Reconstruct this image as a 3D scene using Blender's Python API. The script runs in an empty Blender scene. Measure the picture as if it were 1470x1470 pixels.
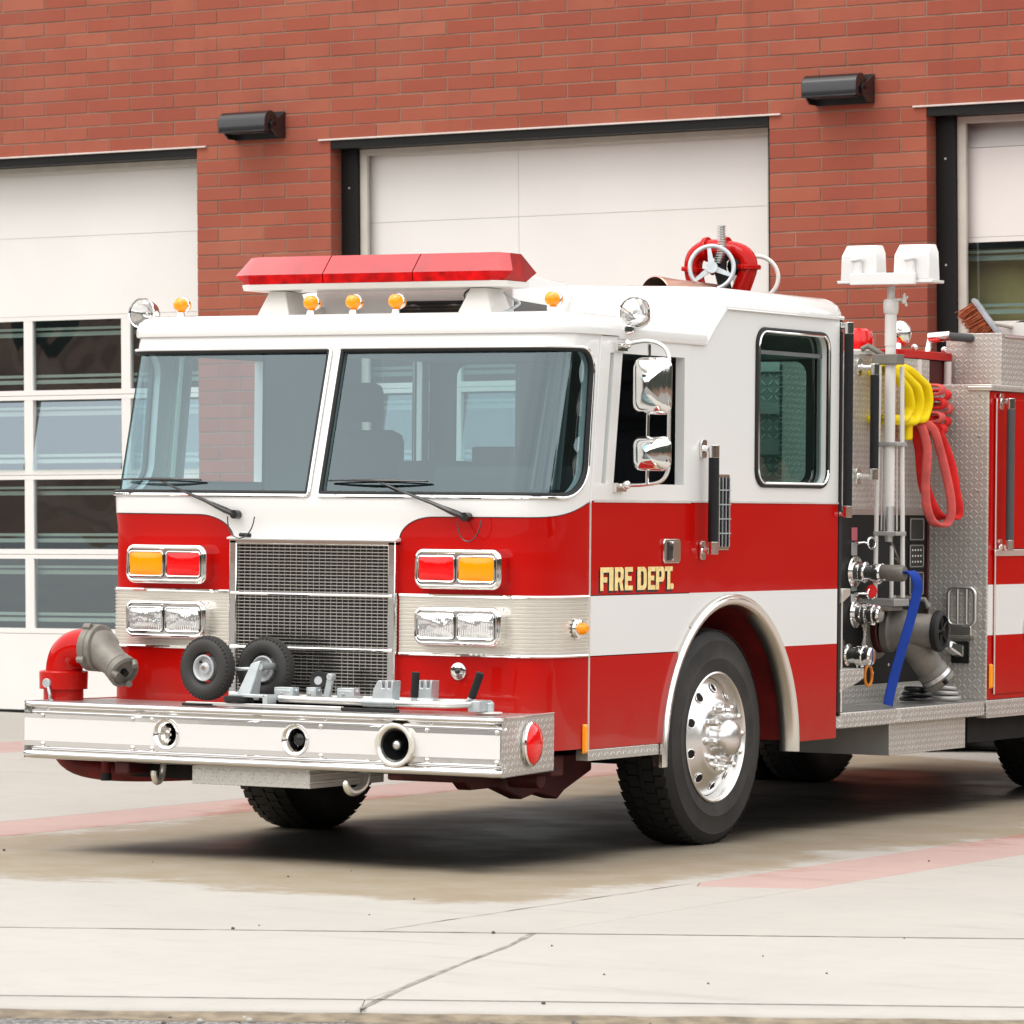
import bpy, bmesh, math, random
from mathutils import Vector, Matrix, Quaternion
from mathutils.geometry import delaunay_2d_cdt
random.seed(7)
PI = math.pi
C = bpy.context.scene.collection
S = bpy.context.scene

# ------------------------------------------------------------------ camera
cam_d = bpy.data.cameras.new('camera'); cam = bpy.data.objects.new('camera', cam_d); C.objects.link(cam)
RX = Vector((0.86976, 0.49338, -0.00952)); 
R0 = Vector((0.86975957, 0.49338386, 0.0095213)); D0 = Vector((-0.49339149, 0.86980571, -0.00169387))
U0 = Vector((-0.00911741, -0.00322447, 0.99995324))
# camera-frame axes expressed in the world frame of the truck (x right of the cab front, y to the rear, z up)
cx_ = Vector((0.86975957, 0.49338386, 0.0095213)); cz_ = -Vector((-0.49339149, 0.86980571, -0.00169387)); cy_ = cz_.cross(cx_)
CAMPOS = Vector((11.09054425, -17.82326883, 1.65093885))
cam.matrix_world = Matrix(((cx_.x, cy_.x, cz_.x, CAMPOS.x), (cx_.y, cy_.y, cz_.y, CAMPOS.y), (cx_.z, cy_.z, cz_.z, CAMPOS.z), (0, 0, 0, 1)))
cam_d.lens = 6431.557 * 36 / 1470; cam_d.sensor_width = 36; cam_d.clip_end = 1500; cam_d.clip_start = .5
cam_d.dof.use_dof = True; cam_d.dof.focus_distance = 21.3; cam_d.dof.aperture_fstop = 11
S.camera = cam

# ------------------------------------------------------------------ world and sun (bright overcast)
W = bpy.data.worlds.new('World'); S.world = W; W.use_nodes = True
n = W.node_tree.nodes; l = W.node_tree.links; n.clear()
SUN_EL, SUN_AZ = math.radians(58), math.radians(205)
sky = n.new('ShaderNodeTexSky'); sky.sky_type = 'NISHITA'; sky.sun_disc = False
sky.sun_elevation = SUN_EL; sky.sun_rotation = SUN_AZ; sky.air_density = 1.0; sky.dust_density = 4.0
tc = n.new('ShaderNodeTexCoord'); mp = n.new('ShaderNodeMapping'); mp.inputs['Scale'].default_value = (1, 1, 2.6)
nz = n.new('ShaderNodeTexNoise'); nz.inputs['Scale'].default_value = 2.2; nz.inputs['Detail'].default_value = 6
cr = n.new('ShaderNodeValToRGB'); cr.color_ramp.elements[0].position = .3; cr.color_ramp.elements[0].color = (7.1, 7.2, 7.3, 1)
cr.color_ramp.elements[1].position = .7; cr.color_ramp.elements[1].color = (9.7, 9.45, 9.15, 1)
mx = n.new('ShaderNodeMix'); mx.data_type = 'RGBA'; mx.inputs[0].default_value = .86
bg = n.new('ShaderNodeBackground'); bg.inputs[1].default_value = .15; ow = n.new('ShaderNodeOutputWorld')
l.new(tc.outputs['Generated'], mp.inputs[0]); l.new(mp.outputs[0], nz.inputs[0]); l.new(nz.outputs['Fac'], cr.inputs[0])
l.new(sky.outputs[0], mx.inputs[6]); l.new(cr.outputs[0], mx.inputs[7]); l.new(mx.outputs[2], bg.inputs[0]); l.new(bg.outputs[0], ow.inputs[0])
sd = bpy.data.lights.new('sun', 'SUN'); sd.energy = .8; sd.angle = math.radians(35); sd.color = (1, .97, .92)
sun = bpy.data.objects.new('sun', sd); C.objects.link(sun)
sv = Vector((math.sin(SUN_AZ) * math.cos(SUN_EL), math.cos(SUN_AZ) * math.cos(SUN_EL), math.sin(SUN_EL)))
sun.rotation_euler = sv.to_track_quat('Z', 'Y').to_euler(); sun.location = (0, -10, 30)
S.view_settings.view_transform = 'Standard'; S.view_settings.look = 'None'; S.view_settings.gamma = 1
S.view_settings.exposure = .72; S.view_settings.use_curve_mapping = False
S.cycles.max_bounces = 10; S.cycles.transparent_max_bounces = 12; S.cycles.sample_clamp_indirect = 6

# ------------------------------------------------------------------ materials
def mat(name, col, rough=.5, metal=0., coat=0., bump=0, bscale=40, var=0, vscale=3, spec=.5, trans=0, emis=0, ior=1.45, detail=5, coords='Object'):
    m = bpy.data.materials.new(name); m.use_nodes = True
    N = m.node_tree.nodes; L = m.node_tree.links; b = N['Principled BSDF']
    b.inputs['Base Color'].default_value = (*col, 1); b.inputs['Roughness'].default_value = rough
    b.inputs['Metallic'].default_value = metal; b.inputs['Coat Weight'].default_value = coat; b.inputs['Coat Roughness'].default_value = .03
    b.inputs['Specular IOR Level'].default_value = spec; b.inputs['Transmission Weight'].default_value = trans; b.inputs['IOR'].default_value = ior
    t = None
    if bump or var:
        t = N.new('ShaderNodeTexCoord')
    if var:
        z = N.new('ShaderNodeTexNoise'); z.inputs['Scale'].default_value = vscale; z.inputs['Detail'].default_value = detail
        L.new(t.outputs[coords], z.inputs[0])
        r = N.new('ShaderNodeValToRGB'); r.color_ramp.elements[0].position = .3; r.color_ramp.elements[1].position = .7
        r.color_ramp.elements[0].color = (*[c * (1 - var) for c in col], 1); r.color_ramp.elements[1].color = (*[min(1, c * (1 + var)) for c in col], 1)
        L.new(z.outputs['Fac'], r.inputs[0]); L.new(r.outputs[0], b.inputs['Base Color'])
    if bump:
        z = N.new('ShaderNodeTexNoise'); z.inputs['Scale'].default_value = bscale; z.inputs['Detail'].default_value = 4
        L.new(t.outputs[coords], z.inputs[0]); bp = N.new('ShaderNodeBump'); bp.inputs['Strength'].default_value = bump; bp.inputs['Distance'].default_value = .005
        L.new(z.outputs['Fac'], bp.inputs['Height']); L.new(bp.outputs[0], b.inputs['Normal'])
    return m

class NT:
    """small helper to write node maths"""
    def __init__(s, m): s.N = m.node_tree.nodes; s.L = m.node_tree.links
    def m(s, op, a, b=None, c=None):
        x = s.N.new('ShaderNodeMath'); x.operation = op
        for i, v in enumerate((a, b, c)):
            if v is None: continue
            if isinstance(v, (int, float)): x.inputs[i].default_value = v
            else: s.L.new(v, x.inputs[i])
        return x.outputs[0]
    def noise(s, vec, scale, detail=4, rough=.5, dim=None):
        z = s.N.new('ShaderNodeTexNoise'); z.inputs['Scale'].default_value = scale; z.inputs['Detail'].default_value = detail; z.inputs['Roughness'].default_value = rough
        s.L.new(vec, z.inputs[0]); return z.outputs['Fac']
    def ramp(s, fac, stops):
        r = s.N.new('ShaderNodeValToRGB'); e = r.color_ramp.elements
        while len(e) < len(stops): e.new(.5)
        for i, (p, c) in enumerate(stops): e[i].position = p; e[i].color = (*c, 1) if len(c) == 3 else c
        s.L.new(fac, r.inputs[0]); return r.outputs[0]
    def mix(s, f, a, b, mode='MIX'):
        x = s.N.new('ShaderNodeMix'); x.data_type = 'RGBA'; x.blend_type = mode
        for i, v in ((0, f), (6, a), (7, b)):
            if isinstance(v, (int, float)): x.inputs[i].default_value = v
            elif isinstance(v, tuple): x.inputs[i].default_value = (*v, 1)
            else: s.L.new(v, x.inputs[i])
        return x.outputs[2]
    def sep(s, vec):
        x = s.N.new('ShaderNodeSeparateXYZ'); s.L.new(vec, x.inputs[0]); return x.outputs
    def geo(s): return s.N.new('ShaderNodeNewGeometry')
    def tc(s, k='Object'): return s.N.new('ShaderNodeTexCoord').outputs[k]
    def sstep(s, v, lo, hi, a=0, b=1):
        x = s.N.new('ShaderNodeMapRange'); x.interpolation_type = 'SMOOTHSTEP'; s.L.new(v, x.inputs[0])
        for i, q in ((1, lo), (2, hi), (3, a), (4, b)): x.inputs[i].default_value = q
        return x.outputs[0]
    def bump(s, h, strength, dist=.004):
        x = s.N.new('ShaderNodeBump'); x.inputs['Strength'].default_value = strength; x.inputs['Distance'].default_value = dist; s.L.new(h, x.inputs['Height']); return x.outputs[0]
    def link(s, a, b): s.L.new(a, b)

def paint(name, col, dirt=.0, coat=1.):
    m = mat(name, col, .32, 0, coat); k = NT(m); b = k.N['Principled BSDF']
    p = k.geo().outputs['Position']; z = k.sep(p)[2]
    f = k.m('MULTIPLY', k.sstep(z, .95, .4), k.noise(p, 5, 8)); f = k.m('MULTIPLY', f, dirt)
    c = k.mix(f, (*col,), (.20, .16, .12)); k.link(c, b.inputs['Base Color'])
    h = k.noise(p, 1.3, 2); k.link(k.bump(h, .12, .02), b.inputs['Coat Normal'])
    b.inputs['Coat IOR'].default_value = 1.5; b.inputs['Specular IOR Level'].default_value = .04
    return m
M_red = paint('red_paint', (.46, .0030, .0015), .35, .42)
M_white = paint('white_paint', (.80, .79, .765), .15)
M_wband = paint('white_stripe_paint', (.74, .73, .71), .15, .3)
M_offw = mat('powder_coat_white', (.68, .66, .62), .4, coat=.3, var=.05)
M_satin = mat('polished_wheel_aluminium', (.80, .79, .77), .27, 1, bump=.08, bscale=20)
M_chrome = mat('chrome', (.86, .85, .83), .06, 1, bump=.05, bscale=9)
M_bchrome = mat('bumper_chrome', (.73, .72, .71), .06, 1, bump=.10, bscale=3)
M_stain = mat('stainless', (.86, .82, .75), .28, .75, bump=.1, bscale=30)
M_alu = mat('aluminium', (.72, .71, .69), .32, 1, bump=.15, bscale=60, var=.06)
M_dull = mat('dull_aluminium', (.44, .43, .41), .5, .7, bump=.2, bscale=60, var=.1)
M_cast = mat('cast_grey', (.20, .185, .16), .5, .35, bump=.3, bscale=90, var=.15, vscale=12)
M_galv = mat('galvanised', (.52, .56, .57), .4, .6, var=.12, vscale=20)
M_rubber = mat('rubber', (.010, .010, .010), .6, bump=.2, bscale=60)
M_blackp = mat('black_enamel', (.012, .012, .013), .28, coat=.4, bump=.1, bscale=30)
M_grip = mat('grip_rubber', (.012, .012, .013), .6, spec=.3, bump=.3, bscale=150)
M_gripl = mat('grey_grip_rubber', (.06, .06, .062), .55, bump=.3, bscale=150)
M_dark = mat('dark_underbody', (.006, .005, .005), .8, var=.4, vscale=8)
M_dred = mat('dark_red_frame', (.060, .006, .005), .6, var=.3, vscale=8)
M_amber = mat('amber_lens', (1., .32, .0), .12, coat=.6, bump=.25, bscale=45, spec=.3)
M_rlens = mat('red_lens', (.80, .003, .004), .1, coat=.7, bump=.3, bscale=40, spec=.3)
M_rband = mat('light_bar_lower_lens', (.50, .002, .003), .25, coat=.15, spec=.1, bump=.6, bscale=60, var=.45, vscale=16)
M_rlensd = mat('light_bar_red_lens', (.56, .003, .006), .2, coat=1, spec=.6, bump=.15, bscale=30, trans=.25, var=.2, vscale=9)
M_yel = mat('yellow_hose', (.88, .66, .002), .45, spec=.25, bump=.25, bscale=120, var=.08, vscale=10)
M_rhose = mat('red_hose', (.62, .018, .016), .65, spec=.25, bump=.35, bscale=220, var=.18, vscale=14)
M_phose = mat('pink_faded_hose', (.60, .10, .09), .75, spec=.25, bump=.35, bscale=220, var=.2, vscale=14)
M_blue = mat('blue_hose', (.007, .042, .30), .6, spec=.25, bump=.3, bscale=200, var=.15, vscale=8)
M_gold = mat('gold_leaf', (.90, .66, .28), .45, .0, bump=.2, bscale=80, var=.2, vscale=35)
M_int = mat('interior_dark', (.03, .032, .034), .7, var=.3)
M_intg = mat('interior_grey', (.13, .14, .14), .65, var=.15)
M_fab = mat('dark_fabric', (.012, .012, .016), .85, bump=.3, bscale=30)
M_steel_b = mat('black_steel', (.007, .007, .0065), .5, spec=.3, bump=.15, bscale=40, var=.15)
M_door = mat('door_white', (.74, .722, .69), .5, var=.03, vscale=1.2, bump=.06, bscale=200)
M_doort = mat('door_trim_cream', (.52, .49, .43), .5, var=.08, vscale=6)
M_flash = mat('lintel_flashing', (.62, .56, .52), .45, .1, var=.1, vscale=8)
M_strut = mat('strut_steel', (.62, .68, .66), .4, .1)
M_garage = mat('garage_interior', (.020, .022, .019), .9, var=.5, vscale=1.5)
M_gtan = mat('tan_reflection', (.80, .60, .30), .8, var=.25, vscale=2.5)
M_copper = mat('nozzle_bronze', (.50, .27, .20), .3, .8, bump=.15, bscale=60)
M_bris = mat('broom_bristle', (.33, .085, .03), .8, var=.35, vscale=40)
M_wood = mat('broom_block', (.30, .31, .33), .5, var=.2, vscale=20)
M_blab = mat('black_label', (.03, .03, .03), .5, var=.5, vscale=120)

def glass(name, tint, alpha, ior=1.5, rough=.0):
    m = bpy.data.materials.new(name); m.use_nodes = True; k = NT(m); k.N.clear()
    o = k.N.new('ShaderNodeOutputMaterial'); t = k.N.new('ShaderNodeBsdfTransparent'); t.inputs[0].default_value = (*alpha, 1)
    g = k.N.new('ShaderNodeBsdfGlossy'); g.inputs[0].default_value = (*tint, 1); g.inputs[1].default_value = rough
    h = k.noise(k.geo().outputs['Position'], 1.1, 2); bp = k.bump(h, .25, .02); k.link(bp, g.inputs['Normal'])
    lw = k.N.new('ShaderNodeLayerWeight'); lw.inputs[0].default_value = .5
    f0 = ior * .05; ff = k.m('ADD', f0, k.m('MULTIPLY', k.m('POWER', lw.outputs['Facing'], 4.), 1 - f0))
    s = k.N.new('ShaderNodeMixShader'); k.link(ff, s.inputs[0])
    k.link(t.outputs[0], s.inputs[1]); k.link(g.outputs[0], s.inputs[2]); k.link(s.outputs[0], o.inputs[0])
    return m
M_glass = glass('windscreen_glass', (.78, .95, 1.0), (.52, .66, .69), 2.6)
M_tint = glass('green_tinted_glass', (.9, 1, .97), (.50, .80, .73), 1.0)
M_sglass = glass('side_glass', (.85, .95, .95), (.70, .80, .80), 1.2)
M_wglass = glass('door_window_glass', (.76, .90, 1.0), (.60, .68, .64), 4.4)
M_lens = mat('clear_headlamp_lens', (.95, .95, .95), .10, .8)
k = NT(M_lens); s_ = k.sep(k.tc('Object')); h_ = k.m('ADD', k.m('SINE', k.m('MULTIPLY', s_[0], 520)), k.m('MULTIPLY', k.noise(k.tc('Object'), 14, 2), 9)); k.link(k.bump(h_, .35, .004), k.N['Principled BSDF'].inputs['Normal'])

def tread(name, axes, base=(.70, .69, .66), size=.036, rough=.3, metal=1., k1=.74, k2=1.18):
    """diamond tread plate: alternating raised lozenges as fine relief"""
    m = mat(name, base, rough, metal); k = NT(m); b = k.N['Principled BSDF']
    p = k.tc('Object'); s = k.sep(p); u = k.m('DIVIDE', s[axes[0]], size); v = k.m('DIVIDE', s[axes[1]], size)
    fu = k.m('FLOOR', u); fv = k.m('FLOOR', v); x = k.m('SUBTRACT', k.m('SUBTRACT', u, fu), .5); y = k.m('SUBTRACT', k.m('SUBTRACT', v, fv), .5)
    par = k.m('SUBTRACT', k.m('MULTIPLY', k.m('FLOORED_MODULO', k.m('ADD', fu, fv), 2), 2), 1)
    xs = k.m('MULTIPLY', k.m('ADD', x, k.m('MULTIPLY', par, y)), .7071); ys = k.m('MULTIPLY', k.m('SUBTRACT', y, k.m('MULTIPLY', par, x)), .7071)
    a = k.m('DIVIDE', xs, .50); c = k.m('DIVIDE', ys, .17); d = k.m('ADD', k.m('MULTIPLY', a, a), k.m('MULTIPLY', c, c))
    h = k.sstep(d, 1.0, .25); k.link(k.bump(h, 1., .0035), b.inputs['Normal'])
    c1 = k.mix(h, tuple(q * k1 for q in base), tuple(min(1, q * k2) for q in base))
    nn = k.noise(p, 7, 5); c2 = k.mix(k.m('MULTIPLY', nn, .35), c1, (.33, .30, .26)); k.link(c2, b.inputs['Base Color'])
    return m
M_tr_side = tread('tread_plate_side', (1, 2), base=(.80, .78, .73), size=.030, rough=.36, metal=.7, k1=.80, k2=1.2)
M_tr_front = tread('tread_plate_front', (0, 2), base=(.62, .595, .545), size=.030, rough=.45, metal=.55, k1=.90, k2=1.15)
M_tr_top = tread('tread_plate_top', (0, 1), metal=.7)

def brickmat():
    m = mat('brick', (.3, .07, .04), .85); k = NT(m); b = k.N['Principled BSDF']
    oi = k.N.new('ShaderNodeObjectInfo'); p = k.tc('Object'); gp = k.geo().outputs['Position']
    base = k.ramp(oi.outputs['Random'], [(0, (.275, .062, .034)), (.35, (.308, .076, .042)), (.6, (.340, .096, .054)), (.8, (.285, .066, .036)), (1, (.352, .108, .062))])
    n1 = k.noise(gp, 3, 4); n2 = k.noise(gp, 130, 4, .7); n3 = k.noise(gp, .8, 3)
    c = k.mix(k.sstep(n1, .35, .7, 0, .45), base, (.27, .062, .040)); c = k.mix(k.sstep(n2, .62, .8, 0, .5), c, (.17, .05, .035)); c = k.mix(k.sstep(n3, .5, .8, 0, .18), c, (.36, .17, .12))
    ms = k.N.new('ShaderNodeMapping'); ms.inputs['Scale'].default_value = (5, 5, .35); k.link(gp, ms.inputs[0]); c = k.mix(k.sstep(k.noise(ms.outputs[0], 1., 6, .6), .56, .75, 0, .4), c, (.17, .055, .038)); c = k.mix(k.sstep(k.noise(gp, 30, 3, .6), .74, .80, 0, .5), c, (.42, .26, .19))
    k.link(c, b.inputs['Base Color']); k.link(k.bump(n2, .6, .003), b.inputs['Normal']); return m
M_brick = brickmat()
M_mortar = mat('mortar', (.25, .165, .12), .95, bump=.6, bscale=150, var=.25, vscale=6)

def concrete(name, base, pink=False, fine=False):
    m = mat(name, base, .8); k = NT(m); b = k.N['Principled BSDF']; p = k.geo().outputs['Position']; s = k.sep(p)
    n1 = k.noise(p, .9, 5, .6); n2 = k.noise(p, 45, 4, .7); n3 = k.noise(p, 5, 6, .65); n4 = k.noise(p, 170, 2)
    c = k.mix(k.sstep(n1, .3, .75, 0, .5), base, tuple(q * .86 for q in base)); c = k.mix(k.sstep(n3, .45, .75, 0, .35), c, tuple(q * .8 for q in base))
    c = k.mix(k.sstep(n4, .68, .76, 0, .45), c, (.12, .10, .09))
    mpn = k.N.new('ShaderNodeMapping'); mpn.inputs['Rotation'].default_value = (0, 0, -.5); mpn.inputs['Scale'].default_value = (.35, 2.2, 1); k.link(p, mpn.inputs[0])
    c = k.mix(k.sstep(k.noise(mpn.outputs[0], 1.6, 7, .68), .55, .72, 0, .42), c, tuple(q * .66 for q in base)); c = k.mix(k.sstep(k.noise(p, 14, 5, .7), .62, .74, 0, .35), c, tuple(q * .72 for q in base))
    # truck's shadow painted dark over the damp beneath it, tan damp stain around: distance to a rectangle, broken up by noise
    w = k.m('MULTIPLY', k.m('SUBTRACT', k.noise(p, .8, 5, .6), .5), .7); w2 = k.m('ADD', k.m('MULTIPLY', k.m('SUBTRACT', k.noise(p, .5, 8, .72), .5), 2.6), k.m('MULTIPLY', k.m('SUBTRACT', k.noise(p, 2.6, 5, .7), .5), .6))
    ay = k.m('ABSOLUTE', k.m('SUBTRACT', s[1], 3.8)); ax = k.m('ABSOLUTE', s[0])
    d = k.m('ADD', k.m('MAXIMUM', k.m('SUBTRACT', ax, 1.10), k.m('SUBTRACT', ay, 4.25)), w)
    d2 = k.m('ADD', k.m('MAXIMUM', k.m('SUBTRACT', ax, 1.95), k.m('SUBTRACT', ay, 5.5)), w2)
    tan = k.sstep(d2, .22, -.12); wet_shade = k.sstep(d, .18, -.30)
    st = k.noise(p, 2.3, 6, .7)
    c = k.mix(k.m('MULTIPLY', tan, k.sstep(st, .2, .75, .6, 1.0)), c, (.245, .195, .125) if not pink else (.30, .15, .11))
    c = k.mix(k.m('MULTIPLY', wet_shade, .95), c, (.026, .024, .022)); k.link(c, b.inputs['Base Color'])
    r = k.m('SUBTRACT', .82, k.m('MULTIPLY', wet_shade, k.sstep(k.noise(p, .9, 5, .6), .35, .7, .26, .46))); k.link(r, b.inputs['Roughness'])
    k.link(k.m('SUBTRACT', .5, k.m('MULTIPLY', wet_shade, k.sstep(k.noise(p, .7, 4), .45, .6, .38, .0))), b.inputs['Specular IOR Level'])
    h = k.m('ADD', n2, k.m('MULTIPLY', n4, .5)); bm = k.N.new('ShaderNodeBump'); bm.inputs['Distance'].default_value = .003
    k.link(k.m('SUBTRACT', .5, k.m('MULTIPLY', wet_shade, .42)), bm.inputs['Strength']); k.link(h, bm.inputs['Height']); k.link(bm.outputs[0], b.inputs['Normal'])
    return m
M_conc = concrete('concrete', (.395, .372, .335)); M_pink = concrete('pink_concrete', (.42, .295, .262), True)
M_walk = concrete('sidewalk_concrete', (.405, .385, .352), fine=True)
def asphalt():
    m = mat('asphalt', (.2, .19, .18), .9); k = NT(m); b = k.N['Principled BSDF']; p = k.geo().outputs['Position']
    v = k.N.new('ShaderNodeTexVoronoi'); v.inputs['Scale'].default_value = 75; k.link(p, v.inputs[0])
    g = k.sep(v.outputs['Color'])[0]; c = k.ramp(g, [(0, (.07, .065, .06)), (.5, (.17, .16, .15)), (1, (.36, .34, .32))])
    k.link(c, b.inputs['Base Color']); k.link(k.bump(v.outputs['Distance'], 1., .008), b.inputs['Normal']); return m
M_asph = asphalt()
M_gap = mat('joint_dirt', (.10, .085, .065), .95)
M_curbdirt = mat('gutter_dirt', (.20, .16, .11), .95, bump=.8, bscale=60, var=.4, vscale=12)

# ------------------------------------------------------------------ mesh helpers
def frame_for(d):
    d = Vector(d).normalized(); a = Vector((0, 0, 1)) if abs(d.z) < .9 else Vector((1, 0, 0))
    u = d.cross(a).normalized(); v = d.cross(u).normalized(); return u, v, d
class MB:
    def __init__(s): s.v = []; s.f = []; s.mi = []; s.mats = []
    def mid(s, m):
        if m not in s.mats: s.mats.append(m)
        return s.mats.index(m)
    def add(s, vs, fs, m):
        o = len(s.v); s.v += [tuple(q) for q in vs]; i = s.mid(m)
        for f in fs: s.f.append([o + j for j in f]); s.mi.append(i)
        return s
    def box(s, x0, x1, y0, y1, z0, z1, m):
        x0, x1 = sorted((x0, x1)); y0, y1 = sorted((y0, y1)); z0, z1 = sorted((z0, z1))
        v = [(x0, y0, z0), (x1, y0, z0), (x1, y1, z0), (x0, y1, z0), (x0, y0, z1), (x1, y0, z1), (x1, y1, z1), (x0, y1, z1)]
        return s.add(v, [(0, 3, 2, 1), (4, 5, 6, 7), (0, 1, 5, 4), (1, 2, 6, 5), (2, 3, 7, 6), (3, 0, 4, 7)], m)
    def hexa(s, b4, t4, m):
        return s.add(list(b4) + list(t4), [(0, 3, 2, 1), (4, 5, 6, 7), (0, 1, 5, 4), (1, 2, 6, 5), (2, 3, 7, 6), (3, 0, 4, 7)], m)
    def cyl(s, p0, p1, r0, m, r1=None, n=20, caps=True):
        r1 = r0 if r1 is None else r1; p0 = Vector(p0); p1 = Vector(p1); u, v, d = frame_for(p1 - p0)
        vs = []
        for p, r in ((p0, r0), (p1, r1)):
            for i in range(n): a = 2 * PI * i / n; vs.append(p + u * (math.cos(a) * r) + v * (math.sin(a) * r))
        fs = [(i, (i + 1) % n, n + (i + 1) % n, n + i) for i in range(n)]
        if caps: fs += [tuple(range(n))[::-1], tuple(range(n, 2 * n))]
        return s.add(vs, fs, m)
    def lathe(s, prof, o, d, m, n=32, closed=False):
        """prof: list of (radius, height along d)"""
        o = Vector(o); u, v, d = frame_for(d); vs = []; k = len(prof)
        for i in range(n):
            a = 2 * PI * i / n; e = u * math.cos(a) + v * math.sin(a)
            for r, h in prof: vs.append(o + e * r + d * h)
        fs = []
        for i in range(n):
            j = (i + 1) % n
            for q in range(k - 1 if not closed else k):
                q2 = (q + 1) % k; fs.append((i * k + q, j * k + q, j * k + q2, i * k + q2))
        return s.add(vs, fs, m)
    def tube(s, pts, r, m, n=10, closed=False, caps=True, flat=1.):
        pts = [Vector(p) for p in pts]; k = len(pts); rs = r if isinstance(r, (list, tuple)) else [r] * k
        tan = []
        for i in range(k):
            a = pts[(i - 1) % k] if (closed or i) else pts[0]; b = pts[(i + 1) % k] if (closed or i < k - 1) else pts[-1]
            t = (b - a); tan.append(t.normalized() if t.length > 1e-9 else Vector((0, 0, 1)))
        u, v, _ = frame_for(tan[0]); vs = []
        for i in range(k):
            if i:
                q = tan[i - 1].rotation_difference(tan[i]); u = q @ u
                u = (u - tan[i] * u.dot(tan[i])).normalized()
            v = tan[i].cross(u)
            for j in range(n): a = 2 * PI * j / n; vs.append(pts[i] + u * (math.cos(a) * rs[i]) + v * (math.sin(a) * rs[i] * flat))
        fs = []
        for i in range(k if closed else k - 1):
            o1 = i * n; o2 = ((i + 1) % k) * n
            for j in range(n): fs.append((o1 + j, o1 + (j + 1) % n, o2 + (j + 1) % n, o2 + j))
        if caps and not closed: fs += [tuple(range(n))[::-1], tuple(range((k - 1) * n, k * n))]
        return s.add(vs, fs, m)
    def prism(s, poly, axis, c0, c1, m):
        """poly: 2D points in the two other axes (in x,y,z order)"""
        def P(a, b, c): return {0: (c, a, b), 1: (a, c, b), 2: (a, b, c)}[axis]
        k = len(poly); vs = [P(a, b, c0) for a, b in poly] + [P(a, b, c1) for a, b in poly]
        return s.add(vs, [tuple(range(k))[::-1], tuple(range(k, 2 * k))] + [(i, (i + 1) % k, k + (i + 1) % k, k + i) for i in range(k)], m)
    def sph(s, c, r, m, nu=20, nv=12):
        r = (r, r, r) if isinstance(r, (int, float)) else r; vs = []; fs = []
        for j in range(nv + 1):
            t = PI * j / nv
            for i in range(nu): a = 2 * PI * i / nu; vs.append((c[0] + r[0] * math.sin(t) * math.cos(a), c[1] + r[1] * math.sin(t) * math.sin(a), c[2] + r[2] * math.cos(t)))
        for j in range(nv):
            for i in range(nu): fs.append((j * nu + i, (j + 1) * nu + i, (j + 1) * nu + (i + 1) % nu, j * nu + (i + 1) % nu))
        return s.add(vs, fs, m)
    def torus(s, c, d, R, r, m, n=36, k=10):
        u, v, d = frame_for(d); c = Vector(c)
        pts = [c + u * (R * math.cos(2 * PI * i / n)) + v * (R * math.sin(2 * PI * i / n)) for i in range(n)]
        return s.tube(pts, r, m, k, closed=True)
    def build(s, name, parent=None, bev=0, smooth=35, seg=2, weld=True, **props):
        me = bpy.data.meshes.new(name); me.from_pydata(s.v, [], s.f)
        for m in s.mats: me.materials.append(m)
        me.polygons.foreach_set('material_index', s.mi)
        if weld:
            b = bmesh.new(); b.from_mesh(me); bmesh.ops.remove_doubles(b, verts=b.verts, dist=1e-5)
            bmesh.ops.recalc_face_normals(b, faces=b.faces); b.to_mesh(me); b.free()
        if smooth: me.shade_smooth(); me.set_sharp_from_angle(angle=math.radians(smooth))
        o = bpy.data.objects.new(name, me); C.objects.link(o)
        if parent: o.parent = parent
        if bev:
            q = o.modifiers.new('bevel', 'BEVEL'); q.width = bev; q.segments = seg; q.limit_method = 'ANGLE'; q.angle_limit = math.radians(40); q.harden_normals = False
        for k2, v2 in props.items(): o[k2] = v2
        return o
def thing(name, label, cat, loc=(0, 0, 0), group=None, rot=None):
    o = bpy.data.objects.new(name, None); C.objects.link(o); o.location = loc
    if rot is not None: o.rotation_mode = 'QUATERNION'; o.rotation_quaternion = rot
    o['label'] = label; o['category'] = cat
    if group: o['group'] = group
    o.empty_display_size = .2
    return o
def tag(o, label, cat, group=None):
    o['label'] = label; o['category'] = cat
    if group: o['group'] = group
    return o
def dup(o, parent=None, mw=None):
    c = o.copy(); C.objects.link(c); c.parent = parent if parent is not None else o.parent
    for ch in o.children: dup(ch, c)
    return c
def move(o, v): o.location = Vector(o.location) + Vector(v); return o
def rrect(x0, x1, y0, y1, r, n=5):
    """rounded rectangle; r may be 4 radii: (x1,y0) (x1,y1) (x0,y1) (x0,y0)"""
    r = [r] * 4 if isinstance(r, (int, float)) else r; out = []
    for (cx, cy, a0), q in zip(((x1, y0, -90), (x1, y1, 0), (x0, y1, 90), (x0, y0, 180)), r):
        sx = -1 if cx == x1 else 1; sy = 1 if cy == y0 else -1
        ox = cx + sx * q; oy = cy + sy * q
        if q < 1e-6: out.append((cx, cy)); continue
        for i in range(n + 1): a = math.radians(a0 + 90 * i / n); out.append((ox + q * math.cos(a), oy + q * math.sin(a)))
    return out
def densify(poly, step):
    out = []
    for i, a in enumerate(poly):
        b = poly[(i + 1) % len(poly)]; d = math.hypot(b[0] - a[0], b[1] - a[1]); k = max(1, int(math.ceil(d / step)))
        for j in range(k): out.append((a[0] + (b[0] - a[0]) * j / k, a[1] + (b[1] - a[1]) * j / k))
    return out
def inside(p, poly):
    c = False; j = len(poly) - 1
    for i in range(len(poly)):
        a, b = poly[i], poly[j]
        if (a[1] > p[1]) != (b[1] > p[1]) and p[0] < (b[0] - a[0]) * (p[1] - a[1]) / (b[1] - a[1]) + a[0]: c = not c
        j = i
    return c
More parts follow.
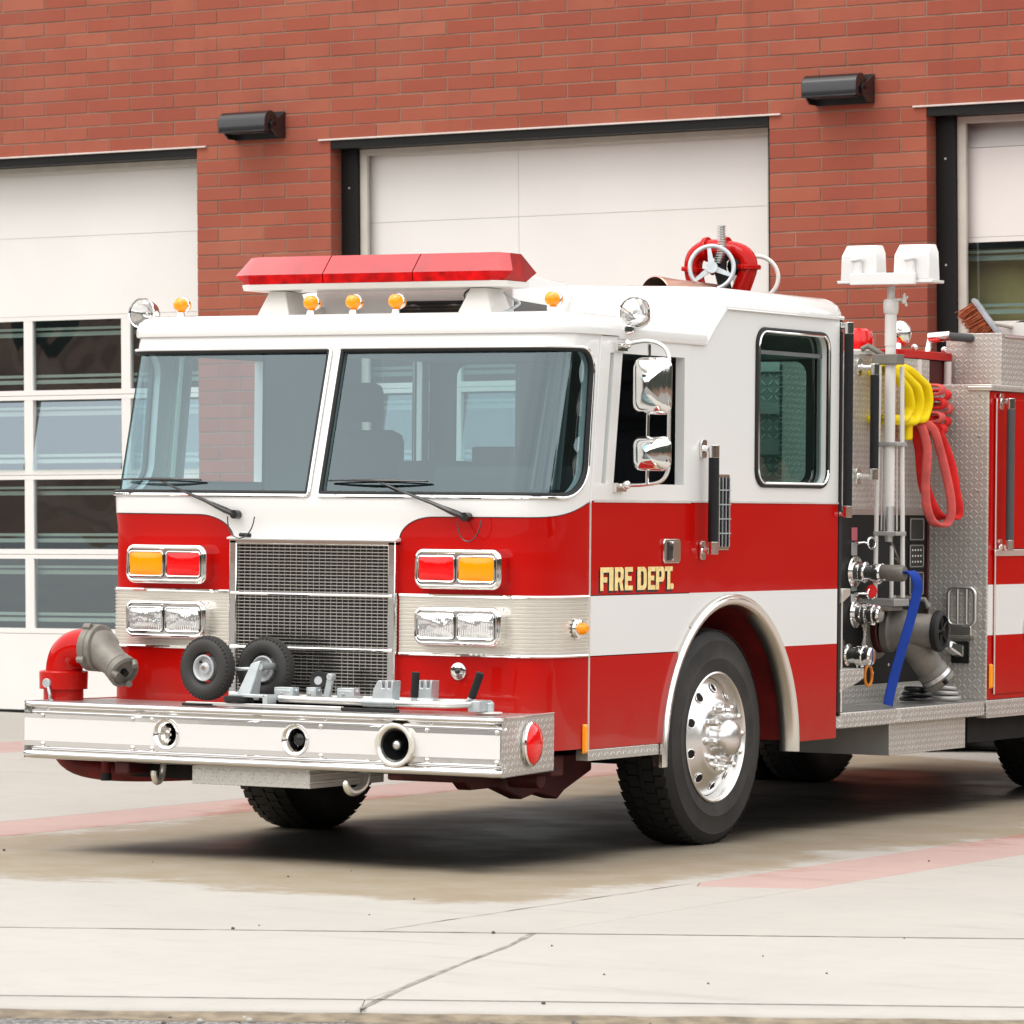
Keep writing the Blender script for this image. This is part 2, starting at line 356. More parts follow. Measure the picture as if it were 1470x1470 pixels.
def pdist(p, poly):
    return min(math.hypot(p[0] - a[0], p[1] - a[1]) for a in poly)
def cdt(outline, holes=(), step=.05):
    """triangulate a 2D region with holes on a regular interior grid"""
    loops = [densify(outline, step)] + [densify(h, step) for h in holes]; pts = []; edges = []
    for lp in loops:
        o = len(pts); pts += lp; edges += [(o + i, o + (i + 1) % len(lp)) for i in range(len(lp))]
    xs = [p[0] for p in outline]; ys = [p[1] for p in outline]; bnd = list(pts)
    nx = int((max(xs) - min(xs)) / step); ny = int((max(ys) - min(ys)) / step)
    for i in range(1, nx + 1):
        for j in range(1, ny + 1):
            p = (min(xs) + i * step, min(ys) + j * step)
            if inside(p, loops[0]) and not any(inside(p, h) for h in loops[1:]) and pdist(p, bnd) > step * .45: pts.append(p)
    v, e, f, *_ = delaunay_2d_cdt([Vector(p) for p in pts], edges, [], 2, 1e-6)
    def cen(q): return (sum(v[i][0] for i in q) / len(q), sum(v[i][1] for i in q) / len(q))
    f = [q for q in f if not any(inside(cen(q), h) for h in loops[1:])]
    return [tuple(q) for q in v], [list(q) for q in f]
def skin(mb, outline, holes, fn, m, step=.05):
    v, f = cdt(outline, holes, step); mb.add([fn(a, b) for a, b in v], f, m)
def lip(mb, loop, fn, fn2, m, step=.05):
    lp = densify(loop, step); k = len(lp)
    mb.add([fn(*p) for p in lp] + [fn2(*p) for p in lp], [(i, (i + 1) % k, k + (i + 1) % k, k + i) for i in range(k)], m)
def arc(cx, cy, rx, ry, a0, a1, n=12): return [(cx + rx * math.cos(math.radians(a0 + (a1 - a0) * i / n)), cy + ry * math.sin(math.radians(a0 + (a1 - a0) * i / n))) for i in range(n + 1)]
def bez(p0, p1, p2, p3, n=14):
    P = [Vector(p) for p in (p0, p1, p2, p3)]
    return [P[0] * (1 - t) ** 3 + P[1] * 3 * t * (1 - t) ** 2 + P[2] * 3 * t * t * (1 - t) + P[3] * t ** 3 for t in [i / n for i in range(n + 1)]]
def spline(pts, n=8):
    P = [Vector(p) for p in pts]; P = [P[0]] + P + [P[-1]]; out = []
    for i in range(1, len(P) - 2):
        for j in range(n):
            t = j / n; a, b, c, d = P[i - 1], P[i], P[i + 1], P[i + 2]
            out.append(.5 * ((2 * b) + (c - a) * t + (2 * a - 5 * b + 4 * c - d) * t * t + (3 * b - a - 3 * c + d) * t ** 3))
    out.append(P[-2]); return out

# ================================================================== THE SETTING
# ground frame of the kerb: origin, along, away from the camera
K0 = Vector((2.41, -5.886)); KA = math.radians(28.5); E1 = Vector((math.cos(KA), math.sin(KA))); E2 = Vector((-math.sin(KA), math.cos(KA)))
def kp(a, b, z=0): p = K0 + E1 * a + E2 * b; return (p.x, p.y, z)
mb = MB(); mb.add([(-300, -300, -.03), (300, -300, -.03), (300, 300, -.03), (-300, 300, -.03)], [(0, 1, 2, 3)], M_asph)
road = mb.build('road', smooth=0); road['kind'] = 'structure'
# apron base sheet (joint dirt shows between the slabs), slabs and bands are children
mb = MB(); vs = [kp(-40, .05, -.014), kp(40, .05, -.014), kp(40, 46, -.014), kp(-40, 46, -.014)]
mb.add(vs + [(x, y, -.1) for x, y, _ in vs], [(0, 1, 2, 3), (0, 4, 5, 1)], M_gap)
apron = mb.build('apron', smooth=0); apron['kind'] = 'structure'
def slab(poly, m, name, z=0., parent=apron, t=.06, cham=.004):
    """poly ccw in xy; top face inset by a small chamfer"""
    k = len(poly); cx = sum(p[0] for p in poly) / k; cy = sum(p[1] for p in poly) / k
    vs = []; A = [Vector((p[0], p[1])) for p in poly]
    for i in range(k):
        a, b, c = A[i - 1], A[i], A[(i + 1) % k]; d1 = (b - a).normalized(); d2 = (c - b).normalized()
        nrm = Vector((-d1.y, d1.x)) + Vector((-d2.y, d2.x)); vs.append(b + nrm.normalized() * cham if nrm.length > 1e-6 else b)
    V = [(p.x, p.y, z - t) for p in A] + [(p.x, p.y, z - cham * .6) for p in A] + [(p.x, p.y, z) for p in vs]
    F = [(i, (i + 1) % k, k + (i + 1) % k, k + i) for i in range(k)] + [(k + i, k + (i + 1) % k, 2 * k + (i + 1) % k, 2 * k + i) for i in range(k)] + [tuple(range(2 * k, 3 * k))]
    b = MB(); b.add(V, F, m); return b.build(name, parent, smooth=0, weld=False)
def lerp2(a, b, t): return (a[0] + (b[0] - a[0]) * t, a[1] + (b[1] - a[1]) * t)
# kerb strip, with the gutter edge rolled down to the road
g = .003
crk = [(3.46, -5.34), (3.22, -4.62), (2.99, -3.84), (2.83, -3.25), (2.665, -2.775)]
def kab(p): d = Vector(p) - K0; return d.dot(E1), d.dot(E2)
crk_k = [kab(p) for p in crk]
B_A, B_K = 2.615, .245
for a0, a1 in ((-40, crk_k[0][0] - .0), (crk_k[0][0], 40)):
    b = MB(); prof = [(-.030, -.045), (-.02, -.014), (.0, -.004), (.03, 0), (B_K - .008, 0), (B_K - .003, -.004), (B_K - .003, -.06)]
    random.seed(3); na = 90; vs = []; 
    for i in range(na + 1):
        a = a0 + .0015 + (a1 - a0 - .003) * i / na; w = random.uniform(-.006, .006)
        for j, (q, z) in enumerate(prof): vs.append(kp(a, q + (w if j < 4 else 0), z + (w * .4 if j < 3 else 0)))
    k = len(prof); b.add(vs, [(i * k + j, (i + 1) * k + j, (i + 1) * k + j + 1, i * k + j + 1) for i in range(na) for j in range(k - 1)], M_walk)
    b.build('kerb_strip', apron, smooth=50)
b = MB(); random.seed(5); vs = []; na = 160
for i in range(na + 1):
    a = -8 + 20 * i / na
    for q, z in ((-.16 + random.uniform(-.03, .03), -.029), (-.09, -.024 + random.uniform(-.003, .003)), (-.022, -.013 + random.uniform(-.003, .003)), (.01, -.03)): vs.append(kp(a, q, z))
b.add(vs, [(i * 4 + j, (i + 1) * 4 + j, (i + 1) * 4 + j + 1, i * 4 + j + 1) for i in range(na) for j in range(3)], M_curbdirt)
o = b.build('gutter_dirt', smooth=60); o['kind'] = 'stuff'
# dirt-filled joints
def filler(P, w, name='joint_filler', z=.0015):
    b = MB(); random.seed(len(P)); n_ = len(P); vs = []
    for i, p in enumerate(P):
        a = Vector(P[max(0, i - 1)]); c = Vector(P[min(n_ - 1, i + 1)]); d = (c - a).normalized(); nn = Vector((-d.y, d.x)); q = w * random.uniform(.55, 1.15) / 2
        vs += [(p[0] + nn.x * q, p[1] + nn.y * q, z), (p[0] - nn.x * q, p[1] - nn.y * q, z)]
    b.add(vs, [(2 * i, 2 * i + 1, 2 * i + 3, 2 * i + 2) for i in range(n_ - 1)], M_joint); return b.build(name, apron, smooth=0)
M_joint = mat('joint_dirt_light', (.235, .21, .18), .95, var=.4, vscale=9)
filler([kp(-9 + .12 * i, B_A - .002)[:2] for i in range(150)], .030)
filler([kp(-9 + .12 * i, B_K + .002)[:2] for i in range(150)], .018)
filler([tuple(Vector(crk[i]).lerp(Vector(crk[i + 1]), t / 5)) for i in range(len(crk) - 1) for t in range(5)] + [crk[-1]], .026)
filler([(2.12 + .006 * math.sin(i), aprlim0 + .1 * i) for aprlim0 in (-2.98,) for i in range(27)], .007)
# sidewalk slabs either side of the slanting joint
L = [kp(-40, B_K + .004)[:2]] + [kp(crk_k[0][0] - g, B_K + .004)[:2]] + [(Vector(p) - E1 * g)[:] for p in crk[1:-1]] + [kp(crk_k[-1][0] - g, B_A - .008)[:2], kp(-40, B_A - .008)[:2]]
slab(L, M_walk, 'sidewalk_slab')
L = [kp(crk_k[0][0] + g, B_K + .004)[:2], kp(40, B_K + .004)[:2], kp(40, B_A - .008)[:2], kp(crk_k[-1][0] + g, B_A - .008)[:2]] + [(Vector(p) + E1 * g)[:] for p in crk[1:-1]][::-1]
slab(L, M_walk, 'sidewalk_slab')
# apron slabs: bands of pink concrete run from the bay doors towards the street
def aprlim(x): # y of joint A at x
    t = (x - kp(0, B_A + g)[0]) / E1.x; return kp(t, B_A + g)[1]
F_END = 10.6
def cell(x0, x1, y0, y1, m, name):
    a = y0 if y0 is not None else aprlim(x0); c = y0 if y0 is not None else aprlim(x1)
    slab([(x0 + g, a + g), (x1 - g, c + g), (x1 - g, y1 - g), (x0 + g, y1 - g)], m, name)
PE = {-6.95: .2, -2.5: -.15, 2.12: -.3}
xs = [-30, -22, -16, -11.4, -6.95, -6.2, -2.5, -1.9, 2.12, 2.66, 6.9, 11.5, 17, 24]
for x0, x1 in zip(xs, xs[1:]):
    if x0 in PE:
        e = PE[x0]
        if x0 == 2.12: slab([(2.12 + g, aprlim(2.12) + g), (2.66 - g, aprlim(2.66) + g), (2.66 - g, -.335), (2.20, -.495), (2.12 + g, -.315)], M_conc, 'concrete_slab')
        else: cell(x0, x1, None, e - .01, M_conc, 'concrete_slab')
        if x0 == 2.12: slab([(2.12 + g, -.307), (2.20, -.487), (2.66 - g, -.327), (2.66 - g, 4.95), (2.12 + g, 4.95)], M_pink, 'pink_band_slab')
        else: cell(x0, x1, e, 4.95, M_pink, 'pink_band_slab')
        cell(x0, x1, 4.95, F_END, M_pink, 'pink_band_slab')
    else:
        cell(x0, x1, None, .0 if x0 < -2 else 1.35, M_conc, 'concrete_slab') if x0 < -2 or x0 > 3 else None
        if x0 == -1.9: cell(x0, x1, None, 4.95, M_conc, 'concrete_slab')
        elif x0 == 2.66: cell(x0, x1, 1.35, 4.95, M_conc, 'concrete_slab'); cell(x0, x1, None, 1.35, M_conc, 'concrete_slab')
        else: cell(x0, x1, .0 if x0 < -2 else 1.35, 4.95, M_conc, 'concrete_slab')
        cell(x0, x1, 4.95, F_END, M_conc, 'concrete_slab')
# fix: under the pink tip the grey slab reaches up to it (already covered by the base sheet)
# pebbles and grit lying on the concrete
random.seed(11); b = MB()
for (x, y) in [(1020, 1384), (1260, 1450)]: pass
for _ in range(45):
    a = random.uniform(-6, 5); q = random.uniform(.1, 6.5); p = kp(a, q); r = random.choice([.004, .005, .006, .009])
    if abs(q - B_A) < .02 or abs(q - B_K) < .02: continue
    b.sph((p[0], p[1], r * .5), (r, r * .8, r * .7), M_gap, 6, 4)
for _ in range(500):
    a = random.uniform(-6, 6); q = random.uniform(-1.6, -.05); p = kp(a, q, -.03); r = random.uniform(.004, .014)
    b.sph((p[0], p[1], -.03 + r * .4), (r, r * .8, r * .7), random.choice([M_gap, M_walk, M_asph]), 6, 4)
o = b.build('grit', smooth=60, weld=False); o['kind'] = 'stuff'
# a wooded rise across the street, behind the photographer (seen only in reflections)
b = MB(); random.seed(4); vs = []; nA = 220; rows = [(85, -.1, 0), (105, 3.0, 1.2), (116, 10, 3), (128, 17, 5), (145, 24, 7), (190, 26, 6)]
M_wood_h = mat('woodland', (.010, .014, .008), .95, var=.75, vscale=.35, detail=8)
M_gr = mat('dry_grass', (.11, .06, .036), .95, var=.4, vscale=.4)
for i in range(nA + 1):
    a = math.radians(360 * i / nA)
    for r, h, j in rows: q = random.uniform(-1, 1); vs.append((5 + (r + q * 2) * math.cos(a), -10 + (r + q * 2) * math.sin(a) * 1.0, h + j * random.uniform(-1, 1)))
k = len(rows); fs = [(i * k + j, (i + 1) * k + j, (i + 1) * k + j + 1, i * k + j + 1) for i in range(nA) for j in range(k - 1)]
vs = [v for v in vs]; b.add(vs, [f for f in fs if (f[0] % k) == 0], M_gr); b.add(vs, [f for f in fs if (f[0] % k) > 0], M_wood_h)
hill = b.build('wooded_hill', smooth=30, weld=False); hill['kind'] = 'structure'

# ================================================================== FIRE STATION
ORG = Vector((-7.51978881, 10.1441811, 4.29813605)); FU = Vector((0.99897366, -0.04382455, 0.01144748)); FV = Vector((-0.01195999, -0.01145025, 0.99986292)); FN = Vector((0.04368746, 0.99897362, 0.01196264))
H0 = 4.30
base = ORG - FV * H0
rotm = Matrix((FU, FN, FV)).transposed(); FQ = rotm.to_quaternion()
station = thing('fire_station', 'red brick fire station front with white sectional bay doors behind the fire engine', 'building', base, rot=FQ)
BR, CO = .4064, .1016
def FW(w): return w + H0
openings = [(-9 * BR, 0), (3 * BR, 12 * BR), (15 * BR, 24 * BR)]
DEP = .135
# mortar core
b = MB(); uL, uR, wT = -12 * BR, 27 * BR, 2.7
b.box(uL, uR, .0045, .36, FW(.004), FW(wT), M_mortar); b.box(uR - .36, uR - .003, .36, 8.1, -.05, FW(wT), M_mortar)
cols = [(uL, -9 * BR), (0, 3 * BR), (12 * BR, 15 * BR), (24 * BR, uR)]
for u0, u1 in cols: b.box(u0 + .007, u1 - .007, .0045, .36, -.05, FW(.004), M_mortar)
wall = b.build('wall', station, smooth=0)
# one brick mesh per size, shared
def brickmesh(L, depth=.134):
    h = CO - .0092; x0 = .0045; x1 = L - .0045; c = .003
    v = [(x0, 0, 0), (x1, 0, 0), (x1, 0, h), (x0, 0, h)]
    front = [(x0 + c, -.0, c), (x1 - c, -.0, c), (x1 - c, -.0, h - c), (x0 + c, -.0, h - c)]
    mid = [(x0, c, 0), (x1, c, 0), (x1, c, h), (x0, c, h)]; back = [(x0, depth, 0), (x1, depth, 0), (x1, depth, h), (x0, depth, h)]
    F = [(0, 1, 2, 3)]; 
    for i in range(4): j = (i + 1) % 4; F += [(4 + i, 4 + j, j, i), (8 + i, 8 + j, 4 + j, 4 + i)]
    me = bpy.data.meshes.new('brick'); me.from_pydata(front + mid + back, [], F); me.materials.append(M_brick); return me, front + mid + back, F
BM = {k: brickmesh(k * BR) for k in (1, .5)}
def solid(u, w): # is there wall at the brick centre
    if w > 0: return True
    return not any(a < u < c for a, c in openings)
bricks = []
for r in range(-42, 27):
    w0 = r * CO; half = (r % 2 == 1) if r >= 0 else (r % 2 != 0)
    # course just above the lintel has joints on whole modules, the one just below starts with halves
    k0 = -13; us = []
    half = (r % 2 != 0)
    u = k0 * BR + (BR / 2 if half else 0)
    while u < 27 * BR:
        segs = [(u, 1)]
        if half and w0 < 0:  # split at the opening edges
            for e in (-9 * BR, 0, 3 * BR, 12 * BR, 15 * BR, 24 * BR):
                if abs(u + BR / 2 - e) < 1e-3: segs = [(u, .5), (u + BR / 2, .5)]
        for s0, kk in segs:
            if solid(s0 + kk * BR / 2, w0 + .05) and s0 > uL and s0 + kk * BR < uR: bricks.append((s0, w0, kk))
        u += BR
def rank(bk):
    u, w, kk = bk
    invis = not (-2.4 < u + .2 < 7.1) or w < -1.95 or w > 1.3 or w > 1.25 - .066 * (u + 1.9)
    if not invis and w < 0 and u < 2 and w < -1.7: invis = True
    return (1 if invis else 0, -u - (0 if kk == 1 else -3) )
bricks.sort(key=rank); random.seed(21)
stuff = MB()
for i, (u, w, kk) in enumerate(bricks):
    me, V, F = BM[kk]; dy = random.uniform(-.0015, .0015)
    if i < 300:
        o = bpy.data.objects.new('brick', me); C.objects.link(o); o.parent = station
        o.location = (u, dy, FW(w) + .004 + random.uniform(-.0008, .0008)); o.rotation_euler = (random.uniform(-.002, .002), 0, random.uniform(-.002, .002))
    else: stuff.add([(x + u, y + dy, z + FW(w) + .004) for x, y, z in V], F, M_brick)
o = stuff.build('brickwork', station, smooth=0, weld=False); o['kind'] = 'stuff'
k = NT(M_brick) # joined bricks: colour varies brick by brick from the position as well
def station_brick_material():
    m = M_brick.copy(); m.name = 'brickwork'; k = NT(m); b = k.N['Principled BSDF']
    s = k.sep(k.tc('Object')); row = k.m('FLOOR', k.m('DIVIDE', k.m('SUBTRACT', s[2], H0), CO)); col = k.m('FLOOR', k.m('ADD', k.m('DIVIDE', s[0], BR), k.m('MULTIPLY', k.m('FLOORED_MODULO', row, 2), .5)))
    wn = k.N.new('ShaderNodeTexWhiteNoise'); wn.noise_dimensions = '2D'; cb = k.N.new('ShaderNodeCombineXYZ'); k.link(col, cb.inputs[0]); k.link(row, cb.inputs[1]); k.link(cb.outputs[0], wn.inputs['Vector'])
    for nd in k.N:
        if nd.type == 'VALTORGB':
            for lk in list(nd.inputs[0].links): k.L.remove(lk)
            k.link(wn.outputs['Value'], nd.inputs[0])
    return m
o.data.materials[0] = station_brick_material()
# lintel flashing, black steel frames, doors
def bay(u0, u1, kind, idx):
    b = MB(); b.box(u0 - .10, u1 + .10, -.022, .12, FW(-.006), FW(.006), M_flash); b.build('lintel_flashing', station, bev=.002, smooth=0)
    b = MB(); b.box(u0 + .001, u1 - .001, .0, .34, FW(-.068), FW(-.006), M_steel_b); b.build('lintel_beam', station, smooth=0)
    for e0, e1 in ((u0 + .001, u0 + .14), (u1 - .08, u1 - .001)):
        b = MB(); b.box(e0, e1, DEP, .345, -.02, FW(-.068), M_steel_b); j = b.build('door_jamb', station, bev=.003)
        b = MB()
        for i in range(6): b.cyl(((e0 + e1) / 2, DEP - .004, FW(-.35 - .72 * i)), ((e0 + e1) / 2, DEP + .01, FW(-.35 - .72 * i)), .008, M_galv, n=8)
        b.build('jamb_bolts', j)
    dr = bpy.data.objects.new('garage_door', None); C.objects.link(dr); dr.parent = station
    dr['label'] = {0: 'white bay door at the left with four rows of windows', 1: 'plain white bay door right behind the cab', 2: 'white bay door at the right edge, top section tipped back'}[idx]
    # trim strip
    b = MB(); b.box(u0 + .141, u0 + .205, .17, .2, 0, FW(-.115), M_doort); b.box(u1 - .108, u1 - .081, .17, .2, 0, FW(-.115), M_doort)
    b.box(u0 + .141, u1 - .081, .17, .2, FW(-.115), FW(-.069), M_doort); b.build('door_trim', dr, bev=.002)
    D = .25; ua, ub = u0 + .10, u1 - .10; lift = .33 if idx == 2 else 0
    sec = [0.01, -.607, -1.214, -1.826, -2.44, -3.052, -3.665, -4.262]
    panes_u = []; pw, mw = .856, .0855
    st = u0 - (-9 * BR) + (-1.758 - .9415 * 2)
    for i in range(4): panes_u.append((st + i * .9415, st + i * .9415 + pw))
    for si in range(7):
        t = sec[si] + lift - .0018; bt = sec[si + 1] + lift + .0018
        if si == 6 and idx != 2: bt = -4.255
        if idx == 2 and si == 0:
            b = MB(); y1 = D + .25
            b.add([(ua + .03, D, FW(bt)), (ub, D, FW(bt)), (ub, y1, FW(bt + .42)), (ua + .03, y1, FW(bt + .42)), (ua + .03, D + .05, FW(bt)), (ub, D + .05, FW(bt)), (ub, y1 + .05, FW(bt + .42)), (ua + .03, y1 + .05, FW(bt + .42))],
                  [(0, 1, 2, 3), (7, 6, 5, 4), (0, 4, 5, 1), (3, 2, 6, 7), (0, 3, 7, 4), (1, 5, 6, 2)], M_door)
            b.build('door_panel', dr, smooth=0); continue
        if 2 <= si <= 5:
            top, bot = t - .032, bt + .039; b = MB()
            b.box(ua, ub, D, D + .045, FW(top), FW(t), M_door); b.box(ua, ub, D, D + .045, FW(bt), FW(bot), M_door)
            e = [ua] + [q for p in panes_u for q in p] + [ub]
            for a, c in zip(e[0::2], e[1::2]):
                if c > a + .003: b.box(max(a, ua), min(c, ub), D + .0015, D + .044, FW(bot), FW(top), M_door)
            b.build('door_panel', dr, smooth=0)
            for pi, (a, c) in enumerate(panes_u):
                a, c = max(a, ua), min(c, ub); til = {2: -.012, 3: .13, 4: .005, 5: -.020}[si] + random.uniform(-.004, .004)
                g = MB(); h = top - bot; g.add([(a - .002, D + .02 - til * h * .5, FW(bot) - .002), (c + .002, D + .02 - til * h * .5 + .0, FW(bot) - .002), (c + .002, D + .02 + til * h * .5, FW(top) + .002), (a - .002, D + .02 + til * h * .5, FW(top) + .002)], [(0, 1, 2, 3)], M_wglass)
                g.build('window_pane', dr, smooth=0, weld=False)
            for f0, f1 in ((.10, .135), (.165, .225), (.775, .815), (.85, .905)):
                g = MB(); g.box(ua, ub, D + .055 + (.03 if f0 > .14 else 0) * (f0 < .5), D + .095, FW(top - (top - bot) * f0), FW(top - (top - bot) * f1), M_strut); g.build('door_strut', dr, smooth=0)
        else:
            b = MB(); b.box(ua, ub, D, D + .045, FW(bt), FW(t), M_door); b.box(ua, ub, D + .004, D + .04, FW(bt) - .004, FW(bt) + .001, M_doort); b.build('door_panel', dr, smooth=0)
    b = MB(); b.box(ua, ub, D - .004, D + .05, -.03, FW(-4.256), M_steel_b); b.build('door_seal', dr, smooth=0)
    if idx == 1:
        b = MB(); b.box(2.683, 2.687, D - .0012, D + .001, FW(-1.2), FW(-.02), M_doort); b.build('panel_seam', dr, smooth=0)
for i, (a, c) in enumerate(openings): bay(a, c, 'door', i)
# dim garage interior
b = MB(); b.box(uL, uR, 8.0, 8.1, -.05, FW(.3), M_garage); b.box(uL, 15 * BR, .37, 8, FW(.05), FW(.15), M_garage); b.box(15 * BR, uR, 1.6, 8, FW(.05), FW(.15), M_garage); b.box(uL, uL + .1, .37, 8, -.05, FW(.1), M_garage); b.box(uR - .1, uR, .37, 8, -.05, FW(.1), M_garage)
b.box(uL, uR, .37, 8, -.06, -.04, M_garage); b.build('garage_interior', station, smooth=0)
b = MB(); b.box(15 * BR + .05, 24 * BR, .50, .54, FW(-4.2), FW(-.95), M_gtan)  # added tan panel, stands in for a tan reflection in the glass
for q in (.62, 1.15, 1.9): b.box(15 * BR + q, 15 * BR + q + .05, .46, .50, FW(-4.2), FW(-.2), M_doort)
b.build('tan_reflection_panel', station, smooth=0)
b = MB(); b.box(uL, uR, .1, 8.1, FW(2.7), FW(2.75), M_flash); b.build('roof', station, smooth=0)

# wall lamps
def wall_lamp(u, w, label):
    t = thing('wall_lamp', label, 'wall lamp', base + FU * u + FV * FW(w) - FN * .002, 'black wall lamps above the bay doors', FQ)
    # body: half-round hood, local x along the wall, y into the wall, z up
    P = [(-.24, -.055), (-.245, .03), (-.225, .07), (-.19, .093), (-.15, .098), (-.11, .085), (-.085, .05), (-.08, -.03), (-.1, -.055)]
    b = MB(); b.prism(P, 0, 0, .42, M_blackp); b.build('hood', t, bev=.004)
    b = MB(); b.box(.04, .38, -.225, -.10, -.062, -.0555, M_int); b.box(.0, .42, -.247, -.236, -.06, -.05, M_blackp); b.build('lens_frame', t, bev=.002)
    for x0 in (.425, -.017):
        b = MB(); b.prism([(0, -.095), (0, .10), (-.03, .085), (-.11, .04), (-.16, .03), (-.185, .0), (-.175, -.04), (-.14, -.065), (-.1, -.095)], 0, x0, x0 + .012, M_blackp); b.build('side_bracket', t, bev=.001)
        b = MB(); b.cyl((x0 + .012 * (x0 > 0), -.14, 0), (x0 + (.02 if x0 > 0 else -.008), -.14, 0), .014, M_steel_b, n=8); b.build('pivot_bolt', t)
    b = MB(); b.box(-.017, .437, -.008, -.0, -.10, .10, M_blackp); b.build('back_plate', t, bev=.001)
wall_lamp(.38, .13, 'black half-round wall lamp above the brick pier left of the plain white door')
wall_lamp(5.265, .14, 'black half-round wall lamp above the brick pier right of the plain white door')

# ================================================================== FIRE ENGINE
truck = thing('fire_engine', 'red and white fire engine with FIRE DEPT. on its door and chrome front bumper', 'fire engine')
A0, SE = .97, 1.50
def _sup(p=3.6, n=400):
    T = []; L = 0; prev = None
    for i in range(n + 1):
        f = PI / 2 * i / n; c, s = math.cos(f), math.sin(f); r = (c ** p + s ** p) ** (-1 / p); q = (r * s, r * c)
        if prev: L += math.hypot(q[0] - prev[0], q[1] - prev[1])
        T.append((L, q)); prev = q
    return [(l / L, q) for l, q in T]
SUP = _sup()
def supq(t):
    t = min(1, max(0, t)); lo, hi = 0, len(SUP) - 1
    while hi - lo > 1:
        m = (lo + hi) // 2
        if SUP[m][0] < t: lo = m
        else: hi = m
    a, b = SUP[lo], SUP[hi]; w = (t - a[0]) / max(1e-9, b[0] - a[0]); return a[1][0] + (b[1][0] - a[1][0]) * w, a[1][1] + (b[1][1] - a[1][1]) * w
def yf(z):
    if z < 1.48: return -.128
    if z < 1.66: t = (z - 1.48) / .18; return -.128 - .024 * t * t * (3 - 2 * t)
    return -.152 + .278 * (z - 1.66)
def ye(z): return .302 + .112 * max(0, z - 1.66)
def cabp(s, z, off=0.):
    """point on the cab's front shell; s runs round the front from seam to seam"""
    sg = 1 if s >= 0 else -1; a = abs(s); Y = yf(z); E = ye(z); bow = .022
    def q(a):
        if a <= A0: return Vector((a, Y + bow * (a / A0) ** 2, z))
        u_, v_ = supq((a - A0) / (SE - A0)); yb = Y + bow
        return Vector((A0 + (1.22 - A0) * u_, E - (E - yb) * v_, z))
    p = q(a)
    if off:
        e = .004; d = (q(min(a + e, SE)) - q(max(a - e, 0)))
        d = Vector((d.x, d.y, 0)).normalized() if d.length else Vector((1, 0, 0)); p = p + Vector((d.y, -d.x, 0)) * off
    p.x *= sg; return p
def fc(off): return lambda s, z: cabp(s, z, off)
# --- paint line of the red lower half: flat, arcs down to the grille, sweeps up at the corner posts
def redtop(sg):
    P = [(.455, 1.478)] + [(.455 + .19 * (1 - math.cos(t)) ** 1.0, 1.478 + .112 * math.sin(t)) for t in [PI / 2 * i / 10 for i in range(1, 11)]]
    P += [(1.18, 1.592)] + [(1.18 + .32 * i / 10, 1.592 + .075 * (i / 10) ** 2.2) for i in range(1, 11)]
    return [(sg * a, z) for a, z in P]
wr = [(.03, 1.68)] + [(1.36, 1.68), ]
def pane_loop(sg, g=0.):
    """windscreen outline in (s, z); g grows it outward"""
    p = rrect(.030 - g, 1.455 + g, 1.688 - g, 2.372 + g, [.14 + g, .11 + g, .012 + g, .012 + g], 8)
    p = [(a - (.045 * max(0, (z - 2.0)) if a > .7 else 0), z) for a, z in p]
    return [(sg * a, z) for a, z in p]
cab = thing  # (alias unused)
sh = MB()
top = redtop(1); topL = [(-a, z) for a, z in top][::-1]
white = topL + top + [(SE, 2.452), (-SE, 2.452)]
holes = [pane_loop(1), pane_loop(-1)]
skin(sh, white, holes, fc(0), M_white, .045)
for h in holes: lip(sh, h, fc(0), fc(-.05), M_white, .045)
for sg in (1, -1):
    t = redtop(sg); poly = t + [(sg * SE, .53), (sg * .45, .53)]
    skin(sh, poly, [], fc(0), M_red, .05)
sh.build('cab_shell', truck, smooth=40)
b = MB()   # thin dark joint where the colours meet
for sg in (1, -1): b.tube([cabp(s, z, .0008) for s, z in densify(redtop(sg) + redtop(sg)[::-1][1:-1], .05)[:60]], .0022, M_blackp, 5)
b.build('pinstripe', truck)
# windscreen panes and their trims
for sg in (1, -1):
    g = MB(); skin(g, pane_loop(sg, .006), [], fc(-.012), M_glass, .06); w = g.build('windscreen', truck, smooth=60)
    b = MB(); lp = densify(pane_loop(sg, -.004), .04); b.tube([cabp(s, z, .0) for s, z in lp], .0145, M_rubber, 8, closed=True); b.build('window_seal', w)
    b = MB(); lp = densify(pane_loop(sg, .005), .04); b.tube([cabp(s, z, .009) for s, z in lp], .0085, M_chrome, 8, closed=True); b.build('chrome_trim', w)
